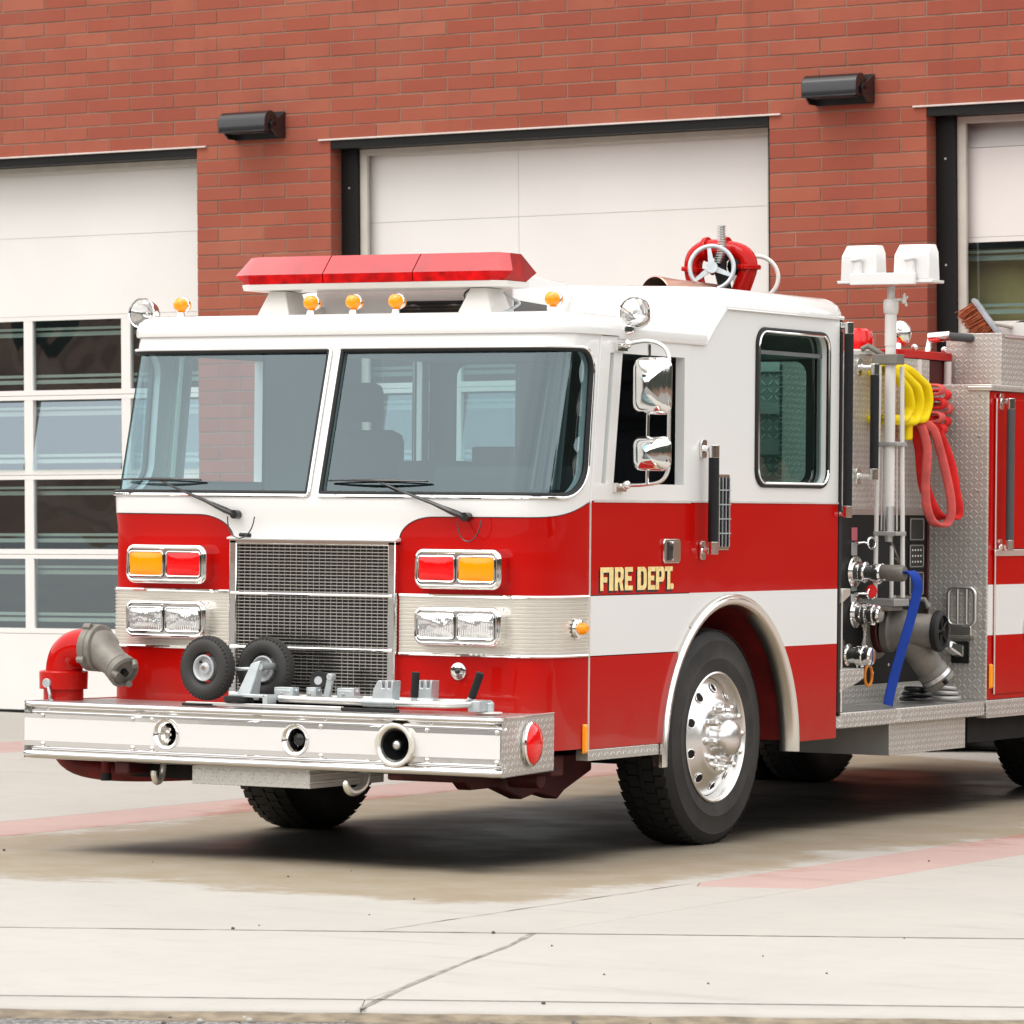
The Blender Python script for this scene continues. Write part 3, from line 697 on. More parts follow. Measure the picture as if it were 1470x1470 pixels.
# --- cab sides -------------------------------------------------------
def edgeY(z): return ye(z)
ARC = (1.75, .45, .735, .765)
def archpts(a0, a1, g=0, n=22): return arc(ARC[0], ARC[1], ARC[2] + g, ARC[3] + g, a0, a1, n)
def zclip(P, lo): return [p for p in P if p[1] >= lo]
M_arch = mat('arch_stainless', (.78, .75, .70), .2, 1, bump=.1, bscale=10)
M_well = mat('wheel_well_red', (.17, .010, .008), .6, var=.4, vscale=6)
def side_fn(sg, off=0): return lambda y, z: Vector((sg * (1.22 + off), y, z))
for sg in (1, -1):
    f = side_fn(sg)
    # door: front seam to rear seam, notched by the wheel arch
    d = MB(); y1 = 1.303; fd = side_fn(sg, .003)
    def seam(z0, z1, n=6): return [(edgeY(z0 + (z1 - z0) * i / n) + .008, z0 + (z1 - z0) * i / n) for i in range(n + 1)]
    wopen = [(.525, 1.752), (1.235, 1.752), (1.235, 2.36), (.605, 2.36)]
    vopen = [(.408, 1.752), (.447, 1.752), (.525, 2.36), (.486, 2.36)]
    skin(d, seam(1.672, 2.436) + [(y1, 2.436), (y1, 1.672)], [wopen, vopen], fd, M_white, .07)
    for h in (wopen, vopen): lip(d, h, fd, side_fn(sg, -.045), M_white, .2)
    A = archpts(180, 120, .0)
    A = [p for p in A if p[0] < y1]
    yA = lambda z: ARC[0] - ARC[2] * math.sqrt(max(0, 1 - ((z - ARC[1]) / ARC[3]) ** 2))
    skin(d, [(.31, 1.236), (y1, 1.236), (y1, 1.668), (.31, 1.668)], [], fd, M_red, .07)
    def archseg(z0, z1, n=8): return [(min(y1, yA(z0 + (z1 - z0) * i / n)), z0 + (z1 - z0) * i / n) for i in range(n + 1)]
    zc = ARC[1] + ARC[3] * math.sqrt(1 - ((y1 - ARC[0]) / ARC[2]) ** 2)
    skin(d, [(.31, .956)] + archseg(.956, zc) + ([(y1, 1.232)] if zc < 1.232 else []) + [(.31, 1.232)], [], fd, M_wband, .07)
    skin(d, [(.31, .525)] + archseg(.525, .952) + [(.31, .952)], [], fd, M_red, .07)
    b = MB()
    door = d.build('cab_door', truck, smooth=25)
    b.cyl((sg * 1.222, ye(1.66) + .003, .52), (sg * 1.222, ye(1.66) + .003, 1.662), .0055, M_stain, n=8)
    b.cyl((sg * 1.222, ye(1.66) + .003, 1.662), (sg * 1.222, ye(2.44) + .003, 2.44), .006, M_white, n=8); b.build('hinge', door)
    b = MB(); b.box(sg * 1.221, sg * 1.229, .335, 1.303, 1.664, 1.678, M_flash); b.build('belt_trim', door, bev=.002)
    g = MB(); g.add([(sg * 1.195, .40, 1.75), (sg * 1.195, .45, 1.75), (sg * 1.195, .53, 2.365), (sg * 1.195, .48, 2.365)], [(0, 1, 2, 3)], M_tint); g.build('quarter_light', door, smooth=0, weld=False)
    # rear side panel with the crew window
    r = MB(); y2 = 2.962; cw = rrect(2.015, 2.822, 1.765, 2.522, .075, 6)
    up = [(1.309, 1.672), (y2, 1.672), (y2, 2.632), (1.635, 2.632), (1.44, 2.44), (1.309, 2.44)]
    skin(r, up, [cw], f, M_white, .09); lip(r, cw, f, side_fn(sg, -.04), M_white, .1)
    skin(r, [(1.309, 1.234), (y2, 1.234), (y2, 1.672), (1.309, 1.672)], [], f, M_red, .09)
    yB = lambda z: ARC[0] + ARC[2] * math.sqrt(max(0, 1 - ((z - ARC[1]) / ARC[3]) ** 2))
    ztop = ARC[1] + ARC[3]
    def rseg(z0, z1, n=8): return [(yB(z0 + (z1 - z0) * i / n), z0 + (z1 - z0) * i / n) for i in range(n + 1)]
    A = [p for p in archpts(140, 0, 0, 60) if p[0] > 1.309 and .954 < p[1] < 1.234]
    lA = [p for p in A if p[0] < ARC[0]]; rA = [p for p in A if p[0] >= ARC[0]]
    z3 = ARC[1] + ARC[3] * math.sqrt(1 - ((1.309 - ARC[0]) / ARC[2]) ** 2)
    skin(r, [(1.309, z3)] + lA + rA + [(yB(.954), .954), (y2, .954), (y2, 1.234), (1.309, 1.234)], [], f, M_wband, .09)
    skin(r, [(yB(.47), .47), (y2, .47), (y2, .954)] + rseg(.954, .5)[:-1], [], f, M_red, .09)
    rp = r.build('cab_side', truck, smooth=25)
    g = MB(); g.add([(sg * 1.188, a, z) for a, z in rrect(2.01, 2.827, 1.76, 2.527, .08, 6)], [tuple(range(28))][0:1] if False else [tuple(range(len(rrect(2.01, 2.827, 1.76, 2.527, .08, 6))))], M_tint if sg > 0 else M_sglass)
    w = g.build('crew_window', truck, smooth=0, weld=False)
    b = MB(); b.tube([(sg * 1.224, a, z) for a, z in rrect(2.008, 2.829, 1.758, 2.529, .08, 7)], .012, M_rubber, 8, closed=True); b.build('window_seal', w)
    b = MB(); b.tube([(sg * 1.232, a, z) for a, z in rrect(2.018, 2.819, 1.768, 2.519, .075, 7)], .0075, M_chrome, 8, closed=True); b.build('chrome_trim', w)
    b = MB(); b.box(sg * 1.2215, sg * 1.2255, 1.31, y2, 1.668, 1.676, M_flash); b.build('belt_trim', rp)
    # corner red strip below the paint line between shell and door is part of the shell; sill tread plate
    b = MB(); b.box(sg * 1.16, sg * 1.226, .30, 1.0, .472, .523, M_tr_side); b.build('sill_plate', truck, bev=.003)
    # wheel arch: flared chrome band and dark red liner
    b = MB(); P = archpts(183, -2, 0, 40); pr = [(.008, .002), (.008, .020), (.002, .024), (-.008, .020), (-.016, .030), (-.034, .028), (-.048, .012), (-.052, -.06)]
    vs = [(sg * (1.22 + o), ARC[0] + (p[0] - ARC[0]) * (ARC[2] + gq) / ARC[2], ARC[1] + (p[1] - ARC[1]) * (ARC[3] + gq) / ARC[3]) for p in P for gq, o in pr]; kk = len(pr)
    b.add(vs, [(i * kk + j, (i + 1) * kk + j, (i + 1) * kk + j + 1, i * kk + j + 1) for i in range(len(P) - 1) for j in range(kk - 1)], M_arch); b.build('wheel_arch_trim', truck, smooth=50)
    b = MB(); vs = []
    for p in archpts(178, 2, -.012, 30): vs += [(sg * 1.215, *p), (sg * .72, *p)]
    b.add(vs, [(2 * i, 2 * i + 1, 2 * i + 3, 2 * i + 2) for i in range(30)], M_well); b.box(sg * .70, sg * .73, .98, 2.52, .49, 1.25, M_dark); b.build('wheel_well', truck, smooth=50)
# handle, lettering
dr = [o for o in truck.children if o.name.startswith('cab_door')][0]
b = MB(); b.prism(rrect(1.015, 1.19, 1.378, 1.495, .022), 0, 1.222, 1.236, M_chrome); b.build('handle_plate', dr, bev=.004)
b = MB(); b.box(1.2361, 1.2375, 1.043, 1.09, 1.392, 1.480, M_blackp); b.prism(rrect(1.088, 1.165, 1.392, 1.482, .01), 0, 1.236, 1.247, M_chrome); b.build('handle', dr, bev=.003)
# FIRE DEPT. in heavy condensed gold capitals with a dark drop shadow, letter by letter
LET = {'F': [[(0, 0), (.36, 0), (.36, .36), (.8, .36), (.8, .58), (.36, .58), (.36, .78), (1, .78), (1, 1), (0, 1)]],
       'I': [[(0, 0), (1, 0), (1, 1), (0, 1)]],
       'E': [[(0, 0), (1, 0), (1, .2), (.38, .2), (.38, .41), (.84, .41), (.84, .61), (.38, .61), (.38, .8), (1, .8), (1, 1), (0, 1)]],
       'T': [[(.30, 0), (.70, 0), (.70, .8), (1, .8), (1, 1), (0, 1), (0, .8), (.33, .8)]],
       '.': [rrect(0, 1, 0, 1, .3, 3)],
       'D': [rrect(0, 1, 0, 1, [.32, .32, .02, .02], 5), rrect(.36, .66, .19, .81, [.12, .12, .01, .01], 4)],
       'P': [[(0, 0), (.37, 0), (.37, .34)] + rrect(.37, 1, .34, 1, [.24, .24, 0, 0], 5)[:-2] + [(0, 1)], rrect(.37, .65, .54, .80, [.1, .1, .01, .01], 4)],
       'R': [[(0, 0), (.36, 0), (.36, .36), (.48, .36), (.66, 0), (1, 0), (.82, .40)] + [(.97, .5), (1, .62), (1, .82), (.93, .95), (.78, 1), (0, 1)], rrect(.36, .66, .55, .81, [.1, .1, .01, .01], 4)]}
for ch, a, c in (('F', 118, 255), ('I', 258, 325), ('R', 345, 488), ('E', 505, 632), ('D', 705, 858), ('E', 875, 998), ('P', 1005, 1146), ('T', 1150, 1280), ('.', 1245, 1297)):
    ya = .400 + (a - 118) / 1179 * .735; yb = .400 + (c - 118) / 1179 * .735; zb, zt = 1.2545, (1.363 if ch != '.' else 1.282)
    lp = LET[ch]
    for nm, dy, dz, xo, mt in (('letter', 0, 0, 1.2262, M_gold), ('letter_shadow', -.011, -.011, 1.2236, M_blackp)):
        q = MB(); v, f = cdt([(ya + dy + (yb - ya) * x, zb + dz + (zt - zb) * z) for x, z in lp[0]], [[(ya + dy + (yb - ya) * x, zb + dz + (zt - zb) * z) for x, z in h] for h in lp[1:]], .03)
        q.add([(xo, y, z) for y, z in v], f, mt); q.build(nm, dr, smooth=0)
# --- roof --------------------------------------------------------------
r = MB(); prof = [(.0, 2.438), (.016, 2.440), (.02, 2.452), (.018, 2.478), (.008, 2.506), (-.014, 2.527), (-.05, 2.538), (-.09, 2.542)]
ss = [-SE - 1.5 + .06 * 0] ; ring = []
def roofp(s, off, z):
    if abs(s) <= SE: p = cabp(s, 2.44, off); p.z = z; return p
    sg = 1 if s > 0 else -1; return Vector((sg * (1.22 + off), ye(2.44) + abs(s) - SE, z))
sv_ = [-2.55] + [-SE + 2 * SE * i / 64 for i in range(65)] + [2.55]; k = len(prof)
vs = [roofp(s, o_, z) for s in sv_ for o_, z in prof]
r.add(vs, [(i * k + j, (i + 1) * k + j, (i + 1) * k + j + 1, i * k + j + 1) for i in range(len(sv_) - 1) for j in range(k - 1)] + [tuple(i * k + k - 1 for i in range(len(sv_)))], M_white)
r.build('roof', truck, smooth=50)
# raised rear roof (loft) with rounded shoulders
def rsec(y, hw, zt, zb, rr=.09, crown=.03, hb=None):
    P = [(-(hb or hw), zb), (-hw, zt - rr)] + [(-hw + rr - rr * math.cos(t), zt - rr + rr * math.sin(t)) for t in [PI / 2 * i / 6 for i in range(1, 7)]]
    P += [(-hw * .5, zt + crown * .75), (0, zt + crown), (hw * .5, zt + crown * .75)]
    Q = [(-a, z) for a, z in P[:-3]][::-1]; return [(a, y, z) for a, z in P + Q]
r = MB(); secs = [rsec(1.20, .98, 2.60, 2.52, .05, .0, 1.20), rsec(1.25, 1.02, 2.675, 2.50, .08, .01, 1.225), rsec(1.32, 1.06, 2.705, 2.48, .09, .02, 1.232), rsec(1.40, 1.08, 2.715, 2.455, .10, .014, 1.2345), rsec(1.45, 1.10, 2.718, 2.455, .10, .014, 1.2345), rsec(1.66, 1.236, 2.722, 2.612, .10, .014), rsec(2.9, 1.236, 2.722, 2.612, .10, .014), rsec(2.965, 1.228, 2.712, 2.612, .09, .014), rsec(2.99, 1.205, 2.67, 2.612, .05, .01)]
k = len(secs[0]); vs = [p for s_ in secs for p in s_]
r.add(vs, [(i * k + j, (i + 1) * k + j, (i + 1) * k + j + 1, i * k + j + 1) for i in range(len(secs) - 1) for j in range(k - 1)] + [tuple(range(k)), tuple(range((len(secs) - 1) * k, len(secs) * k))], M_white)
r.build('raised_roof', truck, smooth=45)
# fascia below the raised roof: folded gutter with the slanting step
for sg in (1, -1):
    b = MB()
    for (y0, z0, y1, z1) in ((.55, 2.436, 1.44, 2.436), (1.44, 2.436, 1.645, 2.622), (1.645, 2.622, 2.985, 2.622)):
        pts = [(sg * 1.226, y0, z0), (sg * 1.226, y1, z1)]; b.tube(pts, .011, M_white, 6)
    b.build('roof_gutter', truck, smooth=50)
# cab back wall, floor, ceiling
b = MB(); rw = [rrect(.42, 1.048, 1.768, 2.40, .07), rrect(-1.048, -.42, 1.768, 2.40, .07)]
skin(b, [(-1.215, .6), (1.215, .6), (1.215, 2.64), (-1.215, 2.64)], rw, lambda x, z: Vector((x, 2.963, z)), M_white, .2); skin(b, [(-1.2, 1.0), (1.2, 1.0), (1.2, 2.42), (-1.2, 2.42)], [[(x, min(z, 2.41)) for x, z in h] for h in rw], lambda x, z: Vector((x, 2.93, z)), M_int, .2)
for h in rw: lip(b, h, lambda x, z: Vector((x, 2.963, z)), lambda x, z: Vector((x, 2.93, z)), M_rubber, .2)
b.box(-.68, .68, .2, 2.9, .99, 1.03, M_int); b.box(-1.21, 1.21, .2, .95, .99, 1.03, M_int); b.box(-1.21, 1.21, 2.55, 2.9, .99, 1.03, M_int); b.box(-1.21, 1.21, .95, 2.55, 1.27, 1.29, M_int); b.box(-1.19, 1.19, .35, 2.95, 2.41, 2.43, M_intg)
b.build('cab_lining', truck, smooth=0)
for x0 in (.41, -1.06): b = MB(); b.box(x0, x0 + .65, 2.945, 2.95, 1.76, 2.41, M_sglass); b.build('rear_window', truck, smooth=0)
for sg in (1, -1): b = MB(); b.box(sg * 1.21, sg * 1.2185, 1.295, 1.317, 1.13, 2.44, M_int); b.build('door_gap', truck, smooth=0)
# --- interior ------------------------------------------------------------
b = MB()
vs = []; 
for s in [-1.38 + 2.76 * i / 24 for i in range(25)]:
    p = cabp(s, 1.66, -.05); q = cabp(s, 1.66, -.42 if abs(s) < 1 else -.30); vs += [(p.x, p.y, 1.655), (q.x, q.y, 1.70), (q.x, q.y + .02, 1.2)]
b.add(vs, [(3 * i + j, 3 * i + 3 + j, 3 * i + 4 + j, 3 * i + 1 + j) for i in range(24) for j in (0, 1)], M_intg)
b.prism(rrect(.28, .72, 1.62, 1.83, .05), 0, .40, 1.05, M_int); b.build('dashboard', truck, smooth=40)
b = MB(); b.prism([(.25, 1.0), (2.0, 1.0), (2.0, 1.55), (.5, 1.66), (.25, 1.5)], 0, -.38, .38, M_int); b.build('engine_cover', truck, bev=.04)
for x in (.78, -.78):
    st = MB(); st.box(x - .26, x + .26, 1.0, 1.5, 1.3, 1.46, M_fab); sb = st.build('cab_seat', truck, bev=.05)
    st = MB(); st.box(x - .25, x + .25, 1.46, 1.60, 1.4, 2.02, M_fab); st.build('backrest', sb, bev=.06)
    st = MB(); st.box(x - .14, x + .14, 1.47, 1.57, 2.06, 2.26, M_fab); st.build('headrest', sb, bev=.05)
b = MB(); b.torus((.72, .78, 1.78), (0, -.75, .66), .22, .014, M_rubber); b.cyl((.72, .78, 1.78), (.72, .55, 1.55), .03, M_int); b.box(.5, .94, .77, .79, 1.77, 1.79, M_int); b.build('steering_wheel', truck)
b = MB(); b.box(.1, .95, 1.74, 1.80, 1.35, 1.75, M_int); b.build('cab_partition', truck, smooth=0)
b = MB(); b.box(-.2, .12, .95, 1.3, 1.62, 1.86, M_int); b.cyl((-.02, .98, 1.86), (-.02, .98, 1.96), .012, M_int); b.sph((-.02, .98, 1.98), .03, M_int); b.box(.18, .42, 1.0, 1.25, 1.66, 1.93, M_blackp); b.build('radio_console', truck, bev=.015)
b = MB()   # pleated curtain hanging at the driver's pillar
vs = []
for i in range(26):
    s = 1.18 + .22 * i / 25; w = .035 * math.sin(i * 1.5)
    for z in (1.72, 1.95, 2.15, 2.38): p = cabp(s - (z - 2.38) * .0, z, -.10 + w); vs.append(tuple(p))
b.add(vs, [(4 * i + j, 4 * i + 4 + j, 4 * i + 5 + j, 4 * i + 1 + j) for i in range(25) for j in range(3)], M_intg); b.build('curtain', truck)
# front of the pump house, seen through the crew window and the cab's rear window: tread plate behind a white frame
b = MB(); b.box(.10, .86, 3.30, 3.315, 1.5, 2.44, tread('screen_tread', (0, 2), base=(.50, .55, .52), size=.040, rough=.5, metal=.1, k1=.85, k2=1.7)); lk = b.build('pump_house_front', truck, smooth=0)
for x0, x1, z0, z1 in ((.10, .86, 2.36, 2.44), (.723, .787, 1.5, 2.36), (.10, .86, 2.138, 2.196), (.10, .86, 1.925, 2.005)):
    b = MB(); b.box(x0, x1, 3.285 + (.004 if z1 - z0 > .5 else 0), 3.299, z0, z1, M_offw); b.build('screen_frame', lk, smooth=0)
# --- grille ---------------------------------------------------------------
gx, gz0, gz1, gy = .444, .73, 1.474, -.152
M_intr = mat('radiator_core', (.03, .03, .03), .6)
t = MB()
for x0, x1 in ((-gx - .012, -gx + .03), (gx - .03, gx + .012)): t.box(x0, x1, gy - .008, gy + .045, gz0, gz1, M_chrome)
t.box(-gx - .012, gx + .012, gy - .008, gy + .045, gz1 - .02, gz1 + .004, M_chrome)
gr = t.build('grille', truck, bev=.005)
b = MB(); b.box(-gx, gx, gy + .05, gy + .06, gz0, gz1, M_intr); b.build('radiator', gr, smooth=0); M_gmesh = mat('grille_wire', (.62, .59, .54), .25, .85)
for i, z in enumerate((1.222, .972, .752)):
    b = MB(); b.cyl((-gx, gy - .006, z), (gx, gy - .006, z), .009, M_chrome, n=10); b.build('grille_bar', gr)
b = MB(); nz_ = 46
for i in range(nz_): z = gz0 + .02 + (gz1 - .04 - gz0) * i / (nz_ - 1); b.box(-gx, gx, gy + .006, gy + .014, z - .0023, z + .0023, M_gmesh)
nx_ = 27
for i in range(nx_): x = -gx + .03 + (2 * gx - .06) * i / (nx_ - 1); b.box(x - .0013, x + .0013, gy + .014, gy + .022, gz0, gz1, M_chrome)
b.build('grille_mesh', gr, smooth=0, weld=False)
b = MB(); b.prism([(-.17, 1.475), (-.172, 1.484), (-.14, 1.492), (-.115, 1.492), (-.115, 1.475)], 0, -gx - .02, gx + .02, M_white); b.build('grille_lip', truck, bev=.003)
# --- ribbed stainless band ------------------------------------------------
for sg in (1, -1):
    b = MB(); nz2 = 15 * 6; z0, z1 = .968, 1.222; sl = [.462 + (SE - .462 - .012) * i / 26 for i in range(27)]; vs = []
    for s in sl:
        for j in range(nz2 + 1):
            z = z0 + (z1 - z0) * j / nz2; ph = (j % 6) / 6.; o_ = .005 + (.0045 if .18 < ph < .82 else 0); vs.append(cabp(sg * s, z, o_))
    k = nz2 + 1; b.add(vs, [(i * k + j, (i + 1) * k + j, (i + 1) * k + j + 1, i * k + j + 1) for i in range(26) for j in range(nz2)], M_stain)
    bd = b.build('ribbed_band', truck, smooth=30)
    for z in (.960, 1.230):
        b = MB(); vs = []
        b.tube([cabp(sg * s, z, .006) for s in sl], .0085, M_chrome, 8); b.build('band_moulding', bd)
    b = MB(); b.tube([cabp(sg * (SE - .01), z, .006) for z in (.955, 1.1, 1.235)], .0095, M_stain, 8); b.build('band_end', bd)
# --- lamp bezels ------------------------------------------------------------
for sg in (-1, 1):
    for up in (1, 0):
        x0, x1 = sorted((sg * .572, sg * 1.026)); z0, z1 = (1.262, 1.446) if up else (1.002, 1.182)
        yb = -.186; h = MB(); h.prism(rrect(x0, x1, z0, z1, .045, 6), 1, -.10, yb, M_chrome)
        hb = h.build('lamp_housing' if up else 'headlamp_housing', truck, bev=.012, seg=3)
        b = MB(); b.tube([(a, yb - .001, z) for a, z in rrect(x0 + .014, x1 - .014, z0 + .014, z1 - .014, .034, 6)], .007, M_chrome, 8, closed=True); b.build('bezel_rim', hb)
        xm = (x0 + x1) / 2
        for li, (a0, a1) in enumerate(((x0 + .026, xm - .010), (xm + .010, x1 - .026))):
            lp = rrect(a0, a1, z0 + .034, z1 - .034, .014, 4)
            q = MB(); q.prism(rrect(a0 - .005, a1 + .005, z0 + .028, z1 - .028, .018, 4), 1, yb + .01, yb - .0045, M_blackp); q.build('lamp_gasket', hb)
            q = MB(); q.tube([(a, yb - .006, z) for a, z in lp], .0045, M_chrome, 6, closed=True); q.build('lamp_ring', hb)
            if up: mt = (M_amber if (li == 0) == (sg < 0) else M_rlens)
            else: mt = M_lens
            q = MB(); n2 = 10; vs = []
            for i in range(n2 + 1):
                for j in range(n2 + 1):
                    u, v = i / n2, j / n2; bul = .010 * (1 - (2 * u - 1) ** 4) * (1 - (2 * v - 1) ** 4); vs.append((a0 + (a1 - a0) * u, yb - .005 - bul, z0 + .034 + (z1 - z0 - .068) * v))
            q.add(vs, [(i * (n2 + 1) + j, (i + 1) * (n2 + 1) + j, (i + 1) * (n2 + 1) + j + 1, i * (n2 + 1) + j + 1) for i in range(n2) for j in range(n2)], mt)
            lo = q.build('lamp_lens', hb, smooth=60)
            lo['label'] = ('amber signal lens' if mt is M_amber else 'red warning lens') if up else 'clear headlamp'
# --- wipers --------------------------------------------------------------
for px_, bx in ((.83, (.08, .61)), (-.42, (-1.12, -.635))):
    pv = Vector((px_, yf(1.592) - .022, 1.592)); cx1 = (bx[0] + bx[1]) / 2
    def sp(x, z, o_): s = math.copysign(abs(x), x); p = cabp(s, z, o_); return p
    m_ = sp(cx1, 1.755, .03); b = MB(); mid = pv.lerp(m_, .35) + Vector((0, -.014, .004))
    b.tube([pv, pv.lerp(m_, .12) + Vector((0, -.008, 0)), mid, pv.lerp(m_, .7) + Vector((0, -.010, 0)), m_], [.014, .015, .009, .006, .005], M_blackp, 8)
    b.cyl(pv + Vector((0, .03, 0)), pv + Vector((0, -.014, 0)), .021, M_blackp, n=16); w = b.build('wiper_arm', truck)
    b = MB(); P = [sp(bx[0] + (bx[1] - bx[0]) * i / 16, 1.752 + .008 * math.sin(PI * i / 16), .012) for i in range(17)]
    Q = [sp(bx[0] + (bx[1] - bx[0]) * i / 16, 1.752 + .003, .022 + .016 * math.sin(PI * i / 16)) for i in range(17)]
    b.tube(P, .0035, M_rubber, 6); b.tube(Q, [.003 + .004 * math.sin(PI * i / 16) for i in range(17)], M_blackp, 6); b.build('wiper_blade', w)
    b = MB(); e = pv + Vector((.11, -.002, -.01)) if px_ < 0 else pv + Vector((.085, 0, -.012))
    b.tube(bez(pv + Vector((-.035, -.01, -.01)), pv + Vector((-.03, -.03, -.14)), e + Vector((0, -.03, -.14)), e), .003, M_blackp, 6)
    if px_ < 0: b.cyl(pv + Vector((.03, -.004, -.095)), pv + Vector((.09, -.004, -.097)), .009, M_rubber, n=8)
    b.build('washer_hose', w)
# marker lamps
b = MB(); c = cabp(1.40, 1.085, .0); nrm = (cabp(1.40, 1.085, .1) - c).normalized(); b.lathe([(.0, .012), (.043, .012), (.047, .02), (.042, .030), (.030, .033)], c, nrm, M_chrome, 24); mk = b.build('marker_lamp', truck)
b = MB(); b.lathe([(.030, .030), (.028, .05), (.018, .068), (.0, .074)], c, nrm, M_amber, 20); b.build('marker_lens', mk)
b = MB(); c = cabp(-1.40, 1.085, .0); nrm = (cabp(-1.40, 1.085, .1) - c).normalized(); b.lathe([(.0, .012), (.043, .012), (.047, .02), (.042, .030), (.030, .033)], c, nrm, M_chrome, 24); mk = b.build('marker_lamp', truck)
b = MB(); b.lathe([(.030, .030), (.028, .05), (.018, .068), (.0, .074)], c, nrm, M_amber, 20); b.build('marker_lens', mk)
for (y, z0, z1, par) in ((.268, .505, .645, 1), (4.925, .66, .80, 2)):
    b = MB(); b.hexa([(1.222, y - .022, z0), (1.222, y + .022, z0), (1.236, y + .014, z0 + .01), (1.236, y - .014, z0 + .01)], [(1.222, y - .022, z1), (1.222, y + .022, z1), (1.236, y + .014, z1 - .01), (1.236, y - .014, z1 - .01)], M_amber); b.build('side_reflector', truck, bev=.003)
# --- mirrors ---------------------------------------------------------------
for sg in (1,):
    b = MB(); Y = .565
    loop = [(1.225, Y, 2.385), (1.26, Y, 2.40), (1.36, Y, 2.415), (1.44, Y, 2.40), (1.485, Y, 2.345), (1.49, Y, 2.2), (1.49, Y, 1.9), (1.488, Y, 1.82), (1.45, Y, 1.765), (1.36, Y, 1.748), (1.26, Y, 1.745), (1.225, Y, 1.735)]
    b.tube([(sg * x, y, z) for x, y, z in spline(loop, 5)], .0095, M_satin, 10)
    for z in (2.39, 1.735): b.box(sg * 1.222, sg * 1.245, Y - .05, Y + .05, z - .02, z + .02, M_chrome); b.sph((sg * 1.27, Y, z + .012), .022, M_chrome, 12, 8)
    b.tube([(sg * 1.385, Y, 2.40), (sg * 1.385, Y - .01, 1.99), (sg * 1.385, Y - .01, 1.75)], .008, M_chrome, 8)
    mi = b.build('mirror_bracket', truck)
    for z0, z1 in ((2.075, 2.335), (1.815, 1.972)):
        q = MB(); x0, x1 = 1.312, 1.500; n2 = 12; vs = []; lp = rrect(x0, x1, z0, z1, .04, 5); xm, zm = (x0 + x1) / 2, (z0 + z1) / 2
        prof = [(1.0, 0), (1.03, -.012), (1.0, -.03), (.86, -.055), (.6, -.07), (.3, -.077), (.05, -.079)]
        for sc, dy in prof:
            for a, z in lp: vs.append((sg * (xm + (a - xm) * sc), Y + .0 + dy + .01, zm + (z - zm) * sc))
        k = len(lp); F = [(i * k + j, i * k + (j + 1) % k, (i + 1) * k + (j + 1) % k, (i + 1) * k + j) for i in range(len(prof) - 1) for j in range(k)]
        q.add(vs, F + [tuple(range(k))[::-1], tuple(range((len(prof) - 1) * k, len(prof) * k))], M_chrome); q.build('mirror_head', mi, smooth=50)
# --- grab rail and vent on the side ---------------------------------------------
def rail(x, y, z0, z1, m=M_grip, r=.024, name='grab_rail', st=1.222):
    b = MB(); b.cyl((x, y, z0 + .045), (x, y, z1 - .045), r, m, n=16); g = b.build(name, truck)
    for z, s in ((z0, 1), (z1, -1)):
        b = MB(); b.cyl((x, y, z), (x, y, z + s * .06), r * 1.02, M_chrome, n=16); b.cyl((x, y, z + s * .018), (st, y - .0, z + s * .018), .014, M_chrome, n=10, r1=.02)
        b.prism(rrect(y - .028, y + .028, z + s * .018 - .045, z + s * .018 + .045, .015), 0, st, st + .012, M_chrome); b.build('rail_socket', g, bev=.002)
    return g
rail(1.285, 1.43, 1.42, 1.945, r=.026)
b = MB(); b.prism(rrect(1.555, 1.715, 1.438, 1.808, .012), 0, 1.2205, 1.229, M_chrome); v = b.build('air_vent', truck, bev=.003)
b = MB(); b.prism(rrect(1.567, 1.703, 1.455, 1.792, .008), 0, 1.2292, 1.2296, M_dark); b.build('vent_backing', v, smooth=0)
for i in range(7):
    b = MB(); y = 1.58 + .110 * i / 6; b.box(1.2297, 1.242, y - .0035, y + .0035, 1.455, 1.792, M_steel_b if i % 2 else M_galv); b.build('vent_slat', v, smooth=0)
for i in range(4): b = MB(); z = 1.52 + .07 * i; b.box(1.236, 1.2435, 1.567, 1.703, z - .003, z + .003, M_galv); b.build('vent_bar', v, smooth=0)
M_tr_frontl = tread('tread_plate_bright', (0, 2), base=(.82, .80, .76), size=.033, rough=.4, metal=.5, k1=.86, k2=1.15)
# --- front bumper ---------------------------------------------------------
BW = 1.295
def bf(x): return -.655 + .03 * (x / BW) ** 2   # bowed front line
def bumper_path(z):
    P = [(1.19, .02), (1.262, -.45)] + [(BW - .02 * (1 - math.cos(t)), -.60 - .0 - .02 * math.sin(t)) for t in [0, .8]]
    X = [BW - .03 - (2 * BW - .06) * i / 40 for i in range(41)]
    return [(x, bf(x)) for x in X]
BT = .708
b = MB()
xs_ = [BW - 2 * BW * i / 40 for i in range(41)]; top_ = [(x, bf(x)) for x in xs_]
